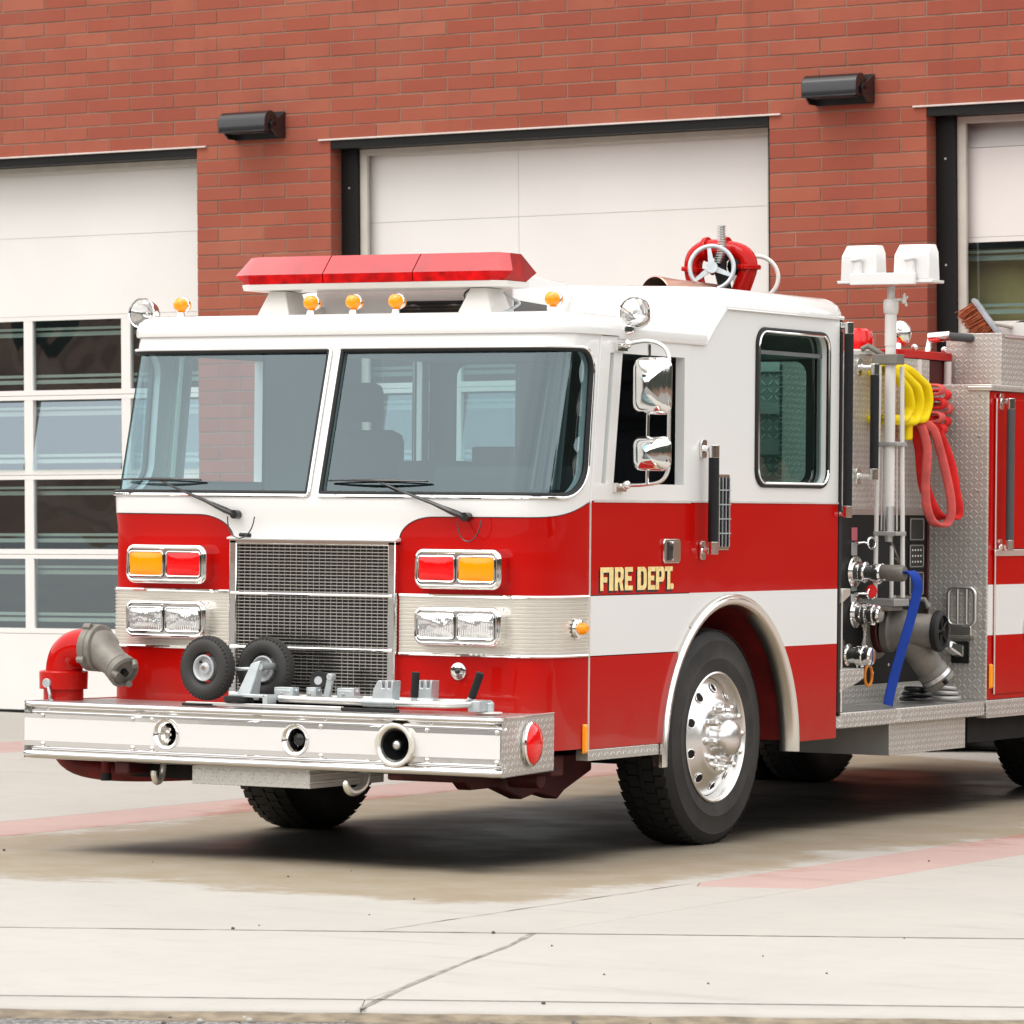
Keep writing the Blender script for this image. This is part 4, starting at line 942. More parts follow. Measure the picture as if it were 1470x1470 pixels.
# deck of tread plate
V = [(x, y + .012, BT - .006) for x, y in top_] + [(-1.20, -.0, BT - .006), (-1.20, .12, BT - .006), (1.20, .12, BT - .006), (1.20, 0, BT - .006)]
b.add(V, [tuple(range(len(V)))], M_tr_top); bumper = b.build('front_bumper', truck, smooth=0)
prof = [(.02, .700), (.002, .7075), (-.012, .706), (-.020, .698), (-.020, .688), (-.010, .680), (.004, .676), (.012, .668), (.012, .655), (.0, .648), None, (.0, .498), (.012, .490), (.012, .484), (.0, .480), (-.018, .477), (-.028, .466), (-.028, .452), (-.016, .442), (.01, .438)]
b = MB(); n2 = 60
for seg_ in (prof[:prof.index(None)], prof[prof.index(None) + 1:]):
    vs = []
    for i in range(n2 + 1):
        x = BW - 2 * BW * i / n2; e = max(0, (abs(x) - (BW - .03)) / .03)
        for o_, z in seg_: vs.append((x, bf(x) + max(o_ + e * e * .03, o_), z))
    k = len(seg_); b.add(vs, [(i * k + j, (i + 1) * k + j, (i + 1) * k + j + 1, i * k + j + 1) for i in range(n2) for j in range(k - 1)], M_bchrome)
BH = [(-.468, .578, .063), (.235, .575, .063), (.765, .570, .072)]
def circ(x, z, r, n=36): return [(x + r * math.cos(2 * PI * i / n), z + r * math.sin(2 * PI * i / n)) for i in range(n)]
skin(b, [(-BW, .498), (BW, .498), (BW, .648), (-BW, .648)], [circ(*h) for h in BH], lambda x, z: Vector((x, bf(x), z)), M_bchrome, .05); b.build('chrome_face', bumper, smooth=60)
b = MB(); zb0, zb1 = .5225, .6285; xl = BW - .008; P = []
def zwalk(x0, x1, z): return [(x0, z), (x1, z)]
ins = lambda h, z: math.sqrt(max(0, (h[2] + .006) ** 2 - (z - h[1]) ** 2))
M_rstripe = mat('reflective_stripe', (.72, .71, .69), .45, bump=.05, bscale=300)
cuts = [-xl] + [q for h in BH for q in (h[0], h[0])] + [xl]
for a_, c_, hl, hr in ((-xl, None, None, BH[0]), (None, None, BH[0], BH[1]), (None, None, BH[1], BH[2]), (None, xl, BH[2], None)):
    nn = 14; zs = [zb0 + (zb1 - zb0) * i / nn for i in range(nn + 1)]; vs = []; mm = 16
    for z in zs:
        L_ = a_ if hl is None else hl[0] + ins(hl, z); R_ = c_ if hr is None else hr[0] - ins(hr, z)
        for i in range(mm + 1): x = L_ + (R_ - L_) * i / mm; vs.append((x, bf(x) - .0025, z))
    b.add(vs, [(i * (mm + 1) + j, i * (mm + 1) + j + 1, (i + 1) * (mm + 1) + j + 1, (i + 1) * (mm + 1) + j) for i in range(nn) for j in range(mm)], M_rstripe)
b.build('reflective_stripe', bumper, smooth=60)
for x in (-1.18, -.66, .37, .92, 1.27, -.55):
    for z in (.642, .508):
        b = MB(); b.sph((x, bf(x) - .002, z), (.012, .009, .012), M_chrome, 10, 6); b.build('bumper_bolt', bumper)
for sg in (1, -1): # tapering tread-plate ends
    P = [(BW - .002, bf(BW) + .004), (1.20, .02)]; b = MB()
    b.add([(sg * P[0][0], P[0][1], .440), (sg * P[1][0], P[1][1], .440), (sg * P[1][0], P[1][1], .7055), (sg * P[0][0], P[0][1], .7055)], [(0, 1, 2, 3)], M_tr_side)
    b.build('end_plate', bumper, smooth=0)
    b = MB(); b.tube([(sg * P[0][0], P[0][1], .7035), (sg * P[1][0], P[1][1], .7035)], .004, M_alu, 6); b.build('end_edge', bumper)
b = MB(); b.add([(x, y + .02, .443) for x, y in top_] + [(-1.2, .1, .443), (1.2, .1, .443)], [tuple(range(43))], M_dark); b.build('bumper_underside', bumper, smooth=0)
# round red lamp in the right end plate
dirE = Vector((1.20 - BW, .02 - bf(BW), 0)).normalized(); nE = Vector((dirE.y, -dirE.x, 0)); cE = Vector((BW, bf(BW), 0)) + dirE * .335 + Vector((0, 0, .578))
b = MB(); b.lathe([(.0, .0), (.098, 0), (.104, .008), (.103, .018), (.094, .024)], cE, nE, M_chrome, 40); rl = b.build('warning_lamp', truck)
b = MB(); pr = [(.095 * math.cos(t), .02 + .032 * math.sin(t)) for t in [PI / 2 * i / 8 for i in range(8)]] + [(.0005, .052)]; b.lathe(pr, cE, nE, M_rlens, 40)
for q in range(7): z = .018 + .010 * q; w = math.sqrt(max(0, .09 ** 2 - z * z)); up = nE * (.052 - .030 * (z / .09) ** 2 - .004); b.tube([cE + up + dirE * a + Vector((0, 0, z)) - nE * (.022 * (a / .09) ** 2) for a in [w * (-1 + 2 * i / 8) for i in range(9)]], .0022, M_rlens, 5)
b.build('lamp_lens', rl, smooth=50)
# horns and siren
def bell(x, z, R, kind):
    y = bf(x) - .001; o = Vector((x, y, z)); d = Vector((0, -1, 0)); b = MB()
    if kind == 'horn':
        b.lathe([(R + .004, -.004), (R + .006, .006), (R, .012), (R - .008, .008), (R * .72, -.03), (R * .5, -.07), (R * .34, -.12), (R * .26, -.2), (.0, -.2)], o, d, M_chrome, 32); h = b.build('air_horn', truck, smooth=60)
        if x > 0: q = MB(); q.lathe([(.0, -.02), (R * .42, -.03), (R * .44, -.06)], o + Vector((.0, 0, 0)), d, M_blackp, 20); q.build('horn_throat', h)
    else:
        b.lathe([(R + .002, -.006), (R + .008, .01), (R + .006, .028), (R - .004, .032), (R - .014, .026), (R - .02, .004)], o, d, M_stain, 40); h = b.build('siren', truck, smooth=60)
        q = MB(); q.lathe([(R - .016, .016), (R * .74, .01), (R * .70, -.02), (R * .45, -.05), (R * .3, -.09), (.0, -.09)], o, d, M_blackp, 32); q.build('siren_bell', h)
        q = MB(); q.cyl(o + Vector((0, .06, 0)), o + Vector((0, .0, 0)), .03, M_blackp, r1=.024); q.sph((o.x, o.y - .002, o.z), (.020, .010, .020), M_alu, 14, 8); q.build('siren_driver', h)
bell(-.468, .578, .066, 'horn'); bell(.235, .575, .066, 'horn'); bell(.765, .570, .092, 'siren')
# tread-plate box below, tow hooks, frame members
b = MB(); b.box(-.36, .28, -.60, .05, .352, .437, M_tr_frontl); ub = b.build('underslung_box', truck, bev=.003)
for x, ht in ((-.585, .0), (.52, 0)):
    b = MB(); P = [(x, -.50, .44), (x, -.51, .41), (x, -.53, .375), (x - 0, -.58, .352), (x, -.64, .352), (x, -.675, .38), (x, -.675, .40)]
    if x < 0: P = [(a + (.05 - .0) * 0, -.50 + (y + .50) * .45, z) for a, y, z in P]
    b.tube(spline(P, 4), [.022 * (1 if x > 0 else .7)] * len(spline(P, 4)) if x < 0 else [.022, .022, .022, .022, .022, .022, .022, .022, .022, .021, .021, .02, .02, .02, .02, .019, .019, .018, .018, .017, .016, .015, .014, .012, .01][:len(spline(P, 4))], M_stain, 10); b.build('tow_hook', truck)
b = MB(); b.tube(bez((-1.26, -.35, .47), (-1.22, -.35, .365), (-1.0, -.33, .365), (-.5, -.2, .40)), .055, M_well, 14); b.cyl((-.95, -.44, .45), (-.95, -.44, .36), .022, M_well); b.cyl((-.95, -.44, .37), (-.95, -.44, .335), .026, M_rubber)
b.box(-.8, -.1, -.45, -.3, .36, .42, M_dark); b.build('suction_pipe', truck)
for x0, x1, P in ((.70, .78, [(-.62, .41), (-.05, .37), (.0, .335), (.25, .335), (.48, .268), (.62, .29), (.82, .251), (.89, .29), (1.16, .374), (1.16, .46), (-.62, .46)]), (-.78, -.70, [(-.62, .38), (.9, .36), (.9, .46), (-.62, .46)])):
    b = MB(); b.prism(P, 0, x0, x1, M_dred); b.build('frame_rail', truck, bev=.01)
b = MB(); b.box(.85, 1.1, .18, .30, .40, .50, M_dred); b.build('steering_bracket', truck, bev=.01)
b = MB(); b.cyl((.82, .3, .38), (.98, .3, .38), .045, M_dred); b.build('steering_rod', truck, bev=.004)
b = MB(); b.box(-.40, -.30, .95, 8, .42, .70, M_dark); b.box(.30, .40, .95, 8, .42, .70, M_dark); b.box(-1.0, 1.0, 1.6, 1.8, .38, .52, M_dark); b.box(-.28, .28, .6, 2.8, .42, .95, M_dark); b.box(-.85, .85, .35, .95, .50, .8, M_dark)
b.box(-.84, .84, 2.55, 6.0, .55, .75, M_dark); b.cyl((.0, 2, .45), (0, 6.7, .5), .06, M_dark); b.build('chassis', truck, smooth=0)
# --- wheels -------------------------------------------------------------------
M_tyre = mat('tyre_rubber', (.020, .019, .018), .62, bump=.12, bscale=35, var=.3, vscale=5)
k = NT(M_tyre); bs = k.N['Principled BSDF']; p = k.tc('Object'); s_ = k.sep(p); rr_ = k.m('SQRT', k.m('ADD', k.m('MULTIPLY', s_[1], s_[1]), k.m('MULTIPLY', s_[2], s_[2])))
dust = k.m('MULTIPLY', k.sstep(rr_, .52, .36), k.sstep(k.noise(p, 6, 5), .3, .75)); k.link(k.mix(k.m('MULTIPLY', dust, .55), (.013, .0125, .012), (.060, .053, .046)), bs.inputs['Base Color'])
def tyre_mesh(R=.522, w=.29, blocks=54):
    b = MB(); h = w / 2
    pr = [(.292, h - .02), (.305, h - .002), (.33, h + .004), (.37, h + .012), (.378, h + .0145), (.384, h + .011), (.42, h + .012), (.455, h + .006), (.462, h + .008), (.470, h + .002), (R - .028, h - .012), (R - .011, h - .028), (R - .011, -(h - .028)), (R - .028, -(h - .012)), (.47, -h), (.38, -(h + .01)), (.33, -h), (.292, -(h - .02))]
    b.lathe(pr, (0, 0, 0), (1, 0, 0), M_tyre, 72)
    random.seed(2); d = 2 * PI / blocks
    # tread: two shoulder rows and three ribs of blocks
    rows = [(-h + .012, -h + .066, .5, .40), (-h + .074, -.018, .0, .44), (-.012, .012, .25, .47), (.018, h - .074, .5, .44), (h - .066, h - .012, .0, .40)]
    for y0, y1, ph, hw in rows:
        for i in range(blocks):
            a = (i + ph) * d; a0, a1 = a - d * hw, a + d * hw; sl = .008 * (1 if y0 < 0 else -1); sh_ = y1 > h - .03 or y0 < -h + .03
            def P(r, t, x): return (x, r * math.cos(t), r * math.sin(t))
            r1 = R; rb = R - .012
            ro0 = R - .010 if y0 < -h + .03 else R; ro1 = R - .010 if y1 > h - .03 else R
            e0 = y0 - (.0) ; e1 = y1
            b.hexa([P(rb, a0, y0), P(rb, a1, y0 + sl), P(rb, a1, y1 + sl), P(rb, a0, y1)], [P(ro0, a0, e0), P(ro0, a1, e0 + sl), P(ro1, a1, e1 + sl), P(ro1, a0, e1)], M_tyre)
    return b
tb = tyre_mesh(); ty_o = tb.build('tyre', None, smooth=32, weld=False); tyre_me = ty_o.data; bpy.data.objects.remove(ty_o)
tyre_me.transform(Matrix.Identity(4))
def rim_mesh():
    b = MB(); X = .145   # outer face at x = X
    b.lathe([(.300, X - .03), (.312, X - .012), (.313, X + .006), (.306, X + .010), (.298, X + .004), (.290, X - .02), (.284, X - .05)], (0, 0, 0), (1, 0, 0), M_satin, 64)
    return b
def disc_mesh():
    """polished aluminium disc: sloping outer zone with ten hand holes, raised centre"""
    b = MB(); n = 100; prof = [(.285, .09), (.278, .100), (.262, .112), (.2025, .145), (.190, .152), (.182, .160), (.172, .166), (.110, .168), (.10, .168)]
    holes = 10; vs = []; K = len(prof)
    for i in range(n):
        a = 2 * PI * i / n
        for r, x in prof: vs.append((x, r * math.cos(a), r * math.sin(a)))
    b.add(vs, [(i * K + j, ((i + 1) % n) * K + j, ((i + 1) % n) * K + j + 1, i * K + j + 1) for i in range(n) for j in range(K - 1)], M_satin); return b
def wheel(x, y, sg, front=True, steer=0, dual=False):
    t = bpy.data.objects.new('wheel', None); C.objects.link(t); t.parent = truck; t.location = (x, y, .524); t.scale = (1, 1.022, 1.022); t.rotation_euler = (0, 0, (0 if sg > 0 else PI) + steer)
    o = bpy.data.objects.new('tyre', tyre_me); C.objects.link(o); o.parent = t; o.rotation_euler = (random.random() * 6, 0, 0)
    if dual: o = bpy.data.objects.new('tyre', tyre_me); C.objects.link(o); o.parent = t; o.location = (-.33, 0, 0)
    rim_mesh().build('rim', t, smooth=50); disc_mesh().build('wheel_disc', t, smooth=50)
    b = MB(); b.cyl((.02, 0, 0), (.085, 0, 0), .28, M_dark, n=32); b.build('brake_drum', t)
    for i in range(10):
        a = 2 * PI * (i + .5) / 10; c = Vector((.1275, .234 * math.cos(a), .234 * math.sin(a))); nn = Vector((.86, .5 * math.cos(a), .5 * math.sin(a))).normalized()
        e1 = Vector((0, -math.sin(a), math.cos(a))); e2 = nn.cross(e1)
        q = MB(); m_ = 16; q.add([c + nn * .004 + e1 * (.026 * math.cos(2 * PI * j / m_)) + e2 * (.021 * math.sin(2 * PI * j / m_)) for j in range(m_)], [tuple(range(m_))], M_dark)
        q.torus(c + nn * .004, nn, .0235, .003, M_chrome, 16, 6); q.build('hand_hole', t, smooth=50)
    for i in range(10):
        a = 2 * PI * i / 10 + .1; c = Vector((.166, .143 * math.cos(a), .143 * math.sin(a)))
        q = MB(); q.cyl(c, c + Vector((.014, 0, 0)), .021, M_chrome, n=12); q.cyl(c + Vector((.014, 0, 0)), c + Vector((.052, 0, 0)), .0165, M_chrome, n=6, r1=.0155); q.cyl(c + Vector((.052, 0, 0)), c + Vector((.064, 0, 0)), .0155, M_chrome, n=12, r1=.009); q.build('lug_nut', t, bev=.002)
    q = MB(); q.lathe([(.108, .160), (.106, .172), (.098, .182), (.094, .21), (.088, .232), (.074, .250), (.045, .262), (.0, .266)], (0, 0, 0), (1, 0, 0), M_satin, 40); q.build('hub_cap', t, smooth=50); q = None
    return t
wheel(1.018, 1.71, 1, steer=-.0); wheel(-1.05, 1.50, -1)
wheel(1.02, 6.98, 1, dual=True); wheel(-1.02, 6.60, -1, dual=True)
# --- light bar -------------------------------------------------------------------
lbY = .47
lb = MB()
def lbsec(x, y0, y1, z0, zm, zt, cut): pass
def barloft(secs, m, cap=True):
    b = MB(); k = len(secs[0]); b.add([p for s in secs for p in s], [(i * k + j, (i + 1) * k + j, (i + 1) * k + (j + 1) % k, i * k + (j + 1) % k) for i in range(len(secs) - 1) for j in range(k)] + [tuple(range(k)), tuple(range((len(secs) - 1) * k, len(secs) * k))], m); return b
def lens_sec(x, w, zt, s=1): # cross section in y,z : vertical lower edge band and sloping face
    return [(x, lbY - .15 * w, 2.698), (x, lbY - .158 * w, 2.742), (x, lbY - .075 * w, zt), (x, lbY + .075 * w, zt), (x, lbY + .158 * w, 2.742), (x, lbY + .15 * w, 2.698)]
base_ = barloft([[(x, lbY - .13 * w, 2.670), (x, lbY - .150 * w, 2.6975), (x, lbY + .150 * w, 2.6975), (x, lbY + .13 * w, 2.670)] for x, w in ((-.735, .75), (-.68, 1), (.68, 1), (.735, .75))], M_offw)
base_b = base_.build('light_bar', truck, bev=.003)
edges = [-.83, -.275, .275, .83]
segs = [(-.77, -.252), (-.246, .246), (.252, .77)]
for i, (x0, x1) in enumerate(segs):
    S_ = []
    if i == 0: S_ += [[(x0 + .055 if j in (0, 5) else (x0 if j in (1, 4) else x0 + .05), p[1], p[2]) for j, p in enumerate(lens_sec(x0, .72, 2.829))]]
    S_ += [lens_sec(x0 + (.10 if i == 0 else 0), 1, 2.833), lens_sec(x1 - (.10 if i == 2 else 0), 1, 2.833)]
    if i == 2: S_ += [[(x1 - .055 if j in (0, 5) else (x1 if j in (1, 4) else x1 - .05), p[1], p[2]) for j, p in enumerate(lens_sec(x1, .72, 2.829))]]
    q = barloft(S_, M_rlensd); bi = q.mid(M_rband)
    for fi_, f_ in enumerate(q.f):
        if len(f_) == 4 and fi_ % 6 in (0, 4): q.mi[fi_] = bi
    o = q.build('light_bar_lens', base_b, smooth=20)
b = MB(); b.box(-.70, .70, lbY - .01, lbY + .01, 2.72, 2.80, M_alu); b.build('reflector_spine', base_b)
for x in (-.565, .555):
    b = MB(); b.hexa([(x - .095, lbY - .10, 2.54), (x + .095, lbY - .10, 2.54), (x + .085, lbY + .13, 2.54), (x - .085, lbY + .13, 2.54)], [(x - .045, lbY - .06, 2.668), (x + .045, lbY - .06, 2.668), (x + .045, lbY + .09, 2.668), (x - .045, lbY + .09, 2.668)], M_offw)
    b.build('light_bar_foot', base_b, bev=.004)
b = MB(); b.tube(spline([(.50, lbY - .02, 2.67), (.48, lbY - .06, 2.64), (.49, lbY - .05, 2.60), (.50, lbY, 2.59)], 5), .005, M_blackp, 6); b.build('light_bar_cable', base_b); b = MB(); b.tube(spline([(.63, lbY + .05, 2.65), (.67, lbY + .06, 2.62), (.71, lbY + .06, 2.60), (.68, lbY + .05, 2.575), (.64, lbY + .02, 2.55)], 5), .007, M_galv, 6); b.build('light_bar_cable', base_b)
# amber clearance lamps
for x in (-.965, -.225, .01, .245, 1.085):
    yy = .175; b = MB(); b.cyl((x, yy, 2.535), (x, yy, 2.560), .024, M_chrome, r1=.018); b.cyl((x, yy, 2.555), (x, yy, 2.575), .013, M_amber); cl = b.build('clearance_lamp', truck)
    b = MB(); b.lathe([(.0, -.050), (.026, -.047), (.033, -.03), (.034, .0), (.030, .022), (.012, .035), (0, .036)], (x, yy, 2.598), (-.15, -1, .1), M_amber, 20); b.build('clearance_lens', cl)
    b = MB(); b.lathe([(.034, .0), (.038, .004), (.038, .012), (.028, .03), (.0, .036)], (x, yy + .012, 2.598), (.15, 1, -.1), M_chrome, 20); b.build('lamp_shell', cl)
# chrome spot lamps
def spot(c, d, R, name='spot_lamp', foot=None):
    d = Vector(d).normalized(); c = Vector(c); b = MB()
    b.lathe([(R * .97, .0), (R * 1.04, .004), (R * 1.05, -.012), (R * .99, -.03), (R * .85, -.07), (R * .6, -.10), (R * .3, -.118), (0, -.122)], c, d, M_chrome, 32); h = b.build(name, truck, smooth=60)
    q = MB(); q.lathe([(R * .96, -.002), (R * .7, .008), (R * .4, .013), (.0005, .015)], c, d, glass_clear, 28); q.build('spot_glass', h, smooth=60)
    q = MB(); q.lathe([(R * .95, -.005), (R * .8, -.03), (R * .55, -.06), (R * .2, -.08), (0, -.082)], c, d, M_chrome, 28); q.sph(tuple(c - d * .055), .011, M_lens, 10, 6); q.build('spot_reflector', h, smooth=60)
    if foot: q = MB(); q.tube([c - Vector((0, 0, R)), (c.x, c.y, c.z - R - .02), (foot[0], foot[1], c.z - R - .028), foot], .011, M_chrome, 8); q.cyl(foot, Vector(foot) + Vector((0, 0, .02)), .03, M_chrome); q.build('spot_stem', h)
    return h
glass_clear = glass('clear_glass', (1, 1, 1), (.9, .9, .9), 2.0)
spot((-1.165, .13, 2.56), (-.02, -1, .06), .070); spot((1.262, .635, 2.557), (.05, -1, .28), .073, foot=(1.235, .62, 2.462))
# air-conditioning housing behind the light bar
b = MB(); b.prism([(.66, 2.53), (1.24, 2.53), (1.24, 2.70), (1.17, 2.728), (.86, 2.742), (.72, 2.735), (.66, 2.70), (.66, 2.632)], 0, -.50, .60, M_white); ac = b.build('roof_unit', truck, bev=.006)
b = MB(); b.box(-.02, .43, .652, .659, 2.545, 2.622, M_blackp); b.build('intake_slot', ac)
for i in range(4): b = MB(); b.box(-.02, .43, .644, .652, 2.555 + .017 * i, 2.560 + .017 * i, M_steel_b); b.build('louvre', ac, smooth=0)
b = MB(); b.prism([(.67, 2.54), (.985, 2.54), (.985, 2.61), (.67, 2.622)], 0, .601, .604, M_blackp); b.build('side_slot', ac, smooth=0)
for x in (-.49, -.30): b = MB(); b.box(x, x + .04, .60, .66, 2.53, 2.60, M_offw); b.build('unit_leg', ac, bev=.003)
# --- front intake (red elbow, grey adapter) -----------------------------------------
b = MB(); X, Y = -1.262, -.35; bz = .70
b.lathe([(.0, .0), (.088, 0), (.095, 0), (.095, .055), (.114, .055), (.116, .135), (.112, .14), (.086, .143)], (X, Y, bz), (0, 0, 1), M_red, 40); st = b.build('front_intake', truck, smooth=40)
b = MB(); P = []
d1 = Vector((.92, -.25, -.12)).normalized()
el = bez((X, Y, bz + .10), (X, Y, bz + .21), (X + .03, Y - .0, bz + .262), (X + .165, Y - .01, bz + .255), 16)
b.tube(el, [.088] * 17, M_red, 24); b.build('elbow', st, smooth=60)
e = Vector(el[-1]); d1 = (Vector(el[-1]) - Vector(el[-2])).normalized(); d0 = Vector((1, -.06, -.02)).normalized(); d1 = Vector((.83, -.30, -.46)).normalized()
b = MB(); b.lathe([(.06, -.01), (.104, -.008), (.112, .0), (.112, .032), (.108, .036), (.112, .040), (.110, .062), (.10, .068), (.06, .07)], e, d0, M_cast, 36); e = e + d0 * .045; b.lathe([(.098, .0), (.094, .03), (.080, .06), (.072, .115), (.066, .17)], e, d1, M_cast, 36); ef = e - d0 * .045
for i in range(4):
    a = 2 * PI * i / 4 + .5; u, v, w = frame_for(d0); cc = ef + (u * math.cos(a) + v * math.sin(a)) * .112 + d0 * .02; b.cyl(cc - d0 * .02, cc + d0 * .02, .018, M_cast, n=8)
b.build('adapter', st, smooth=40)
b = MB(); b.lathe([(.066, .165), (.072, .170), (.072, .19), (.066, .194), (.075, .198), (.078, .235), (.070, .240), (.064, .243), (.060, .226), (.02, .224), (0, .224)], e, d1, M_cast, 30)
for i in range(3):
    a = 2 * PI * i / 3; u, v, w = frame_for(d1); b.cyl(e + (u * math.cos(a) + v * math.sin(a)) * .068 + d1 * .235, e + (u * math.cos(a) + v * math.sin(a)) * .055 + d1 * .262, .016, M_cast, n=8)
b.cyl(e + d1 * .22, e + d1 * .25, .016, M_steel_b); b.build('intake_cap', st, smooth=40)
b = MB(); b.cyl((X - .012, Y - .10, bz + .085), (X - .012, Y - .128, bz + .085), .022, M_galv, n=16); b.tube([(X - .005, Y - .12, bz + .07), (X + .01, Y - .125, bz + .03), (X - .0, Y - .11, bz + .01), (X + .012, Y - .105, bz + .0)], .008, M_galv, 8); b.build('drain_valve', st, bev=.002)
# ================================================================== PUMP BAY AND BODY
PX = .87
b = MB(); b.box(-.9, PX - .02, 3.34, 4.85, .56, 2.44, M_dark); b.build('pump_house', truck, smooth=0)
b = MB(); b.box(PX - .02, PX, 3.02, 4.858, 1.64, 2.47, M_tr_side); up = b.build('upper_pump_panel', truck, bev=.002)
b = MB(); b.box(PX, PX + .006, 3.02, 4.858, 1.612, 1.648, M_alu); b.build('panel_moulding', up, bev=.002)
b = MB(); b.box(PX - .02, PX, 3.02, 4.858, .70, 1.612, M_steel_b); pp = b.build('pump_panel', truck, bev=.002)
b = MB(); b.box(PX - .02, PX + .004, 3.02, 4.858, .565, .70, M_tr_side); b.build('kick_plate', pp, bev=.002)
b = MB(); b.box(PX + .001, PX + .006, 4.835, 4.858, .70, 1.64, M_dred); b.build('panel_edge', pp)
# gauges
for y0, z0, z1 in ((4.60, 1.47, 1.60), (4.60, 1.322, 1.455), (4.60, 1.17, 1.305)):
    q = MB(); q.prism(rrect(y0, y0 + .19, z0, z1, .01), 0, PX + .0005, PX + .006, M_blab); g = q.build('gauge_plate', truck)
    q = MB(); q.tube([(PX + .008, a, z) for a, z in rrect(y0 + .008, y0 + .182, z0 + .008, z1 - .008, .008)], .003, M_dull, 6, closed=True); q.build('gauge_border', g)
    if z0 < 1.4 and z0 > 1.2:
        for i in range(4):
            for j in range(3): q = MB(); q.sph((PX + .008, y0 + .04 + .036 * i, z0 + .035 + .032 * j), (.004, .008, .006), M_offw, 8, 5); q.build('indicator', g)
for y, z in ((3.95, .80), (4.15, .76), (4.35, .80), (4.5, .77), (4.62, .82), (4.25, 1.3), (4.5, .93), (3.92, .74)):
    q = MB(); q.sph((PX + .003, y, z), (.005, .009, .009), M_alu, 8, 5); q.build('panel_bolt', pp)
def rbits(y, z, m, lab):
    q = MB(); q.box(PX + .0005, PX + .004, y - .035, y + .035, z - .035, z + .035, m); return q.build('valve_label', pp, bev=.001)
for y, z, m in ((3.90, 1.51, mat('label_red', (.45, .10, .13), .4, bump=.4, bscale=200)), (3.90, 1.43, mat('label_grey', (.30, .30, .29), .4, bump=.4, bscale=200)), (3.90, 1.24, mat('label_teal', (.22, .30, .29), .4, bump=.4, bscale=200)), (3.90, 1.155, mat('label_white', (.55, .55, .53), .4, bump=.4, bscale=200))): rbits(y, z, m, '')
def tee(z, y0=3.9, ring=False):
    q = MB(); q.cyl((PX, y0 - .0, z), (PX + .03, y0, z), .008, M_chrome); q.tube([(PX + .02, y0, z), (PX + .05, y0 + .02, z + .004), (PX + .06, y0 + .05, z + .0)], .006, M_chrome, 8)
    q.torus((PX + .065, y0 + .085, z), (.8, -.3, .1), .030, .0065, M_chrome, 20, 8); h = q.build('pull_handle', pp)
tee(1.462); tee(1.19)
q = MB(); q.cyl((PX + .06, 3.99, 1.205), (PX + .07, 3.985, 1.205), .035, M_rlens); q.build('pull_knob', pp)
# chrome outlets
def outlet(y, z, L, R=.05, cap=True, name='discharge_outlet'):
    q = MB(); q.lathe([(0, 0), (R * 1.9, 0), (R * 1.95, .008), (R * 1.85, .016), (R * 1.3, .02), (R * 1.2, .045), (R * 1.3, .05), (R * 1.3, .07), (R * .95, .075), (R * .95, L * .6), (R * 1.15, L * .62), (R * 1.18, L * .8), (R * 1.05, L * .82)] + ([(R * 1.1, L * .84), (R * 1.1, L), (R * .9, L + .01), (R * .25, L + .012), (0, L + .012)] if cap else [(R * .9, L * .85), (R * .9, L)]), (PX, y, z), (1, .0, -.05), M_chrome, 28)
    for i in range(3): a = 2 * PI * i / 3 + .6; q.cyl((PX + L * .72, y + R * 1.15 * math.cos(a), z + R * 1.15 * math.sin(a)), (PX + L * .72, y + R * 1.45 * math.cos(a), z + R * 1.45 * math.sin(a)), .012, M_chrome, n=8)
    return q.build(name, truck, smooth=40)
o1 = outlet(3.90, 1.31, .20, .044, False); o2 = outlet(3.93, 1.09, .14, .044); o3 = outlet(3.70, .875, .20, .046)
q = MB(); q.lathe([(.040, .16), (.044, .17), (.044, .29), (.038, .30), (0, .30)], (PX, 3.90, 1.31), (1, 0, -.02), M_cast, 24); q.build('hose_coupling', o1)
q = MB()
for i in range(16): z = 1.02 - .012 * i; x = PX + .03 + .006 * math.sin(i * .5); q.torus((x, 3.96 + .012 * math.sin(i * .21), z), (1, 0, 0) if i % 2 else (0, 1, 0), .0055, .0018, M_stain, 8, 5)
for i in range(12): z = 1.02 - .012 * i; q.torus((PX + .035, 3.985 - .0015 * i, z), (1, 0, 0) if i % 2 else (0, 1, 0), .0055, .0018, M_stain, 8, 5)
q.build('cap_chain', o2)
# large suction inlet with a two-way fitting, red collar behind
c = Vector((PX, 4.18, 1.00)); q = MB(); q.lathe([(0, 0), (.16, 0), (.165, .012), (.16, .02), (.13, .024), (.13, .03)], c, (1, 0, 0), M_cast, 40); q.lathe([(.125, .03), (.13, .06), (.12, .065)], c, (1, 0, 0), M_dred, 36); sx = q.build('suction_inlet', truck, smooth=40)
q = MB(); dsi = Vector((.86, .20, -.14)).normalized()
q.lathe([(.108, .06), (.122, .062), (.124, .10), (.116, .104), (.112, .12), (.108, .17), (.096, .22), (.090, .24), (.090, .34), (.086, .345)], c, (1, .10, -.02), M_cast, 36)
low = c + Vector((.15, .02, -.02)); q.tube([low, low + Vector((.07, .05, -.09)), low + Vector((.12, .12, -.20))], [.10, .085, .078], M_cast, 24); bd = q.build('siamese_body', sx, smooth=50)
e2 = low + Vector((.12, .12, -.20)); d2 = Vector((.42, .42, -.78)).normalized()
q = MB(); q.lathe([(.078, -.01), (.086, .0), (.086, .03), (.084, .032)], e2, d2, M_cast, 32); q.build('inlet_collar', sx, smooth=40)
q = MB(); q.lathe([(.088, .032), (.089, .055), (.084, .058)], e2, d2, M_alu, 32); q.build('inlet_ring', sx, smooth=40)
q = MB(); q.lathe([(.086, .058), (.092, .062), (.092, .085), (.08, .095), (.0, .097)], e2, d2, M_cast, 32)
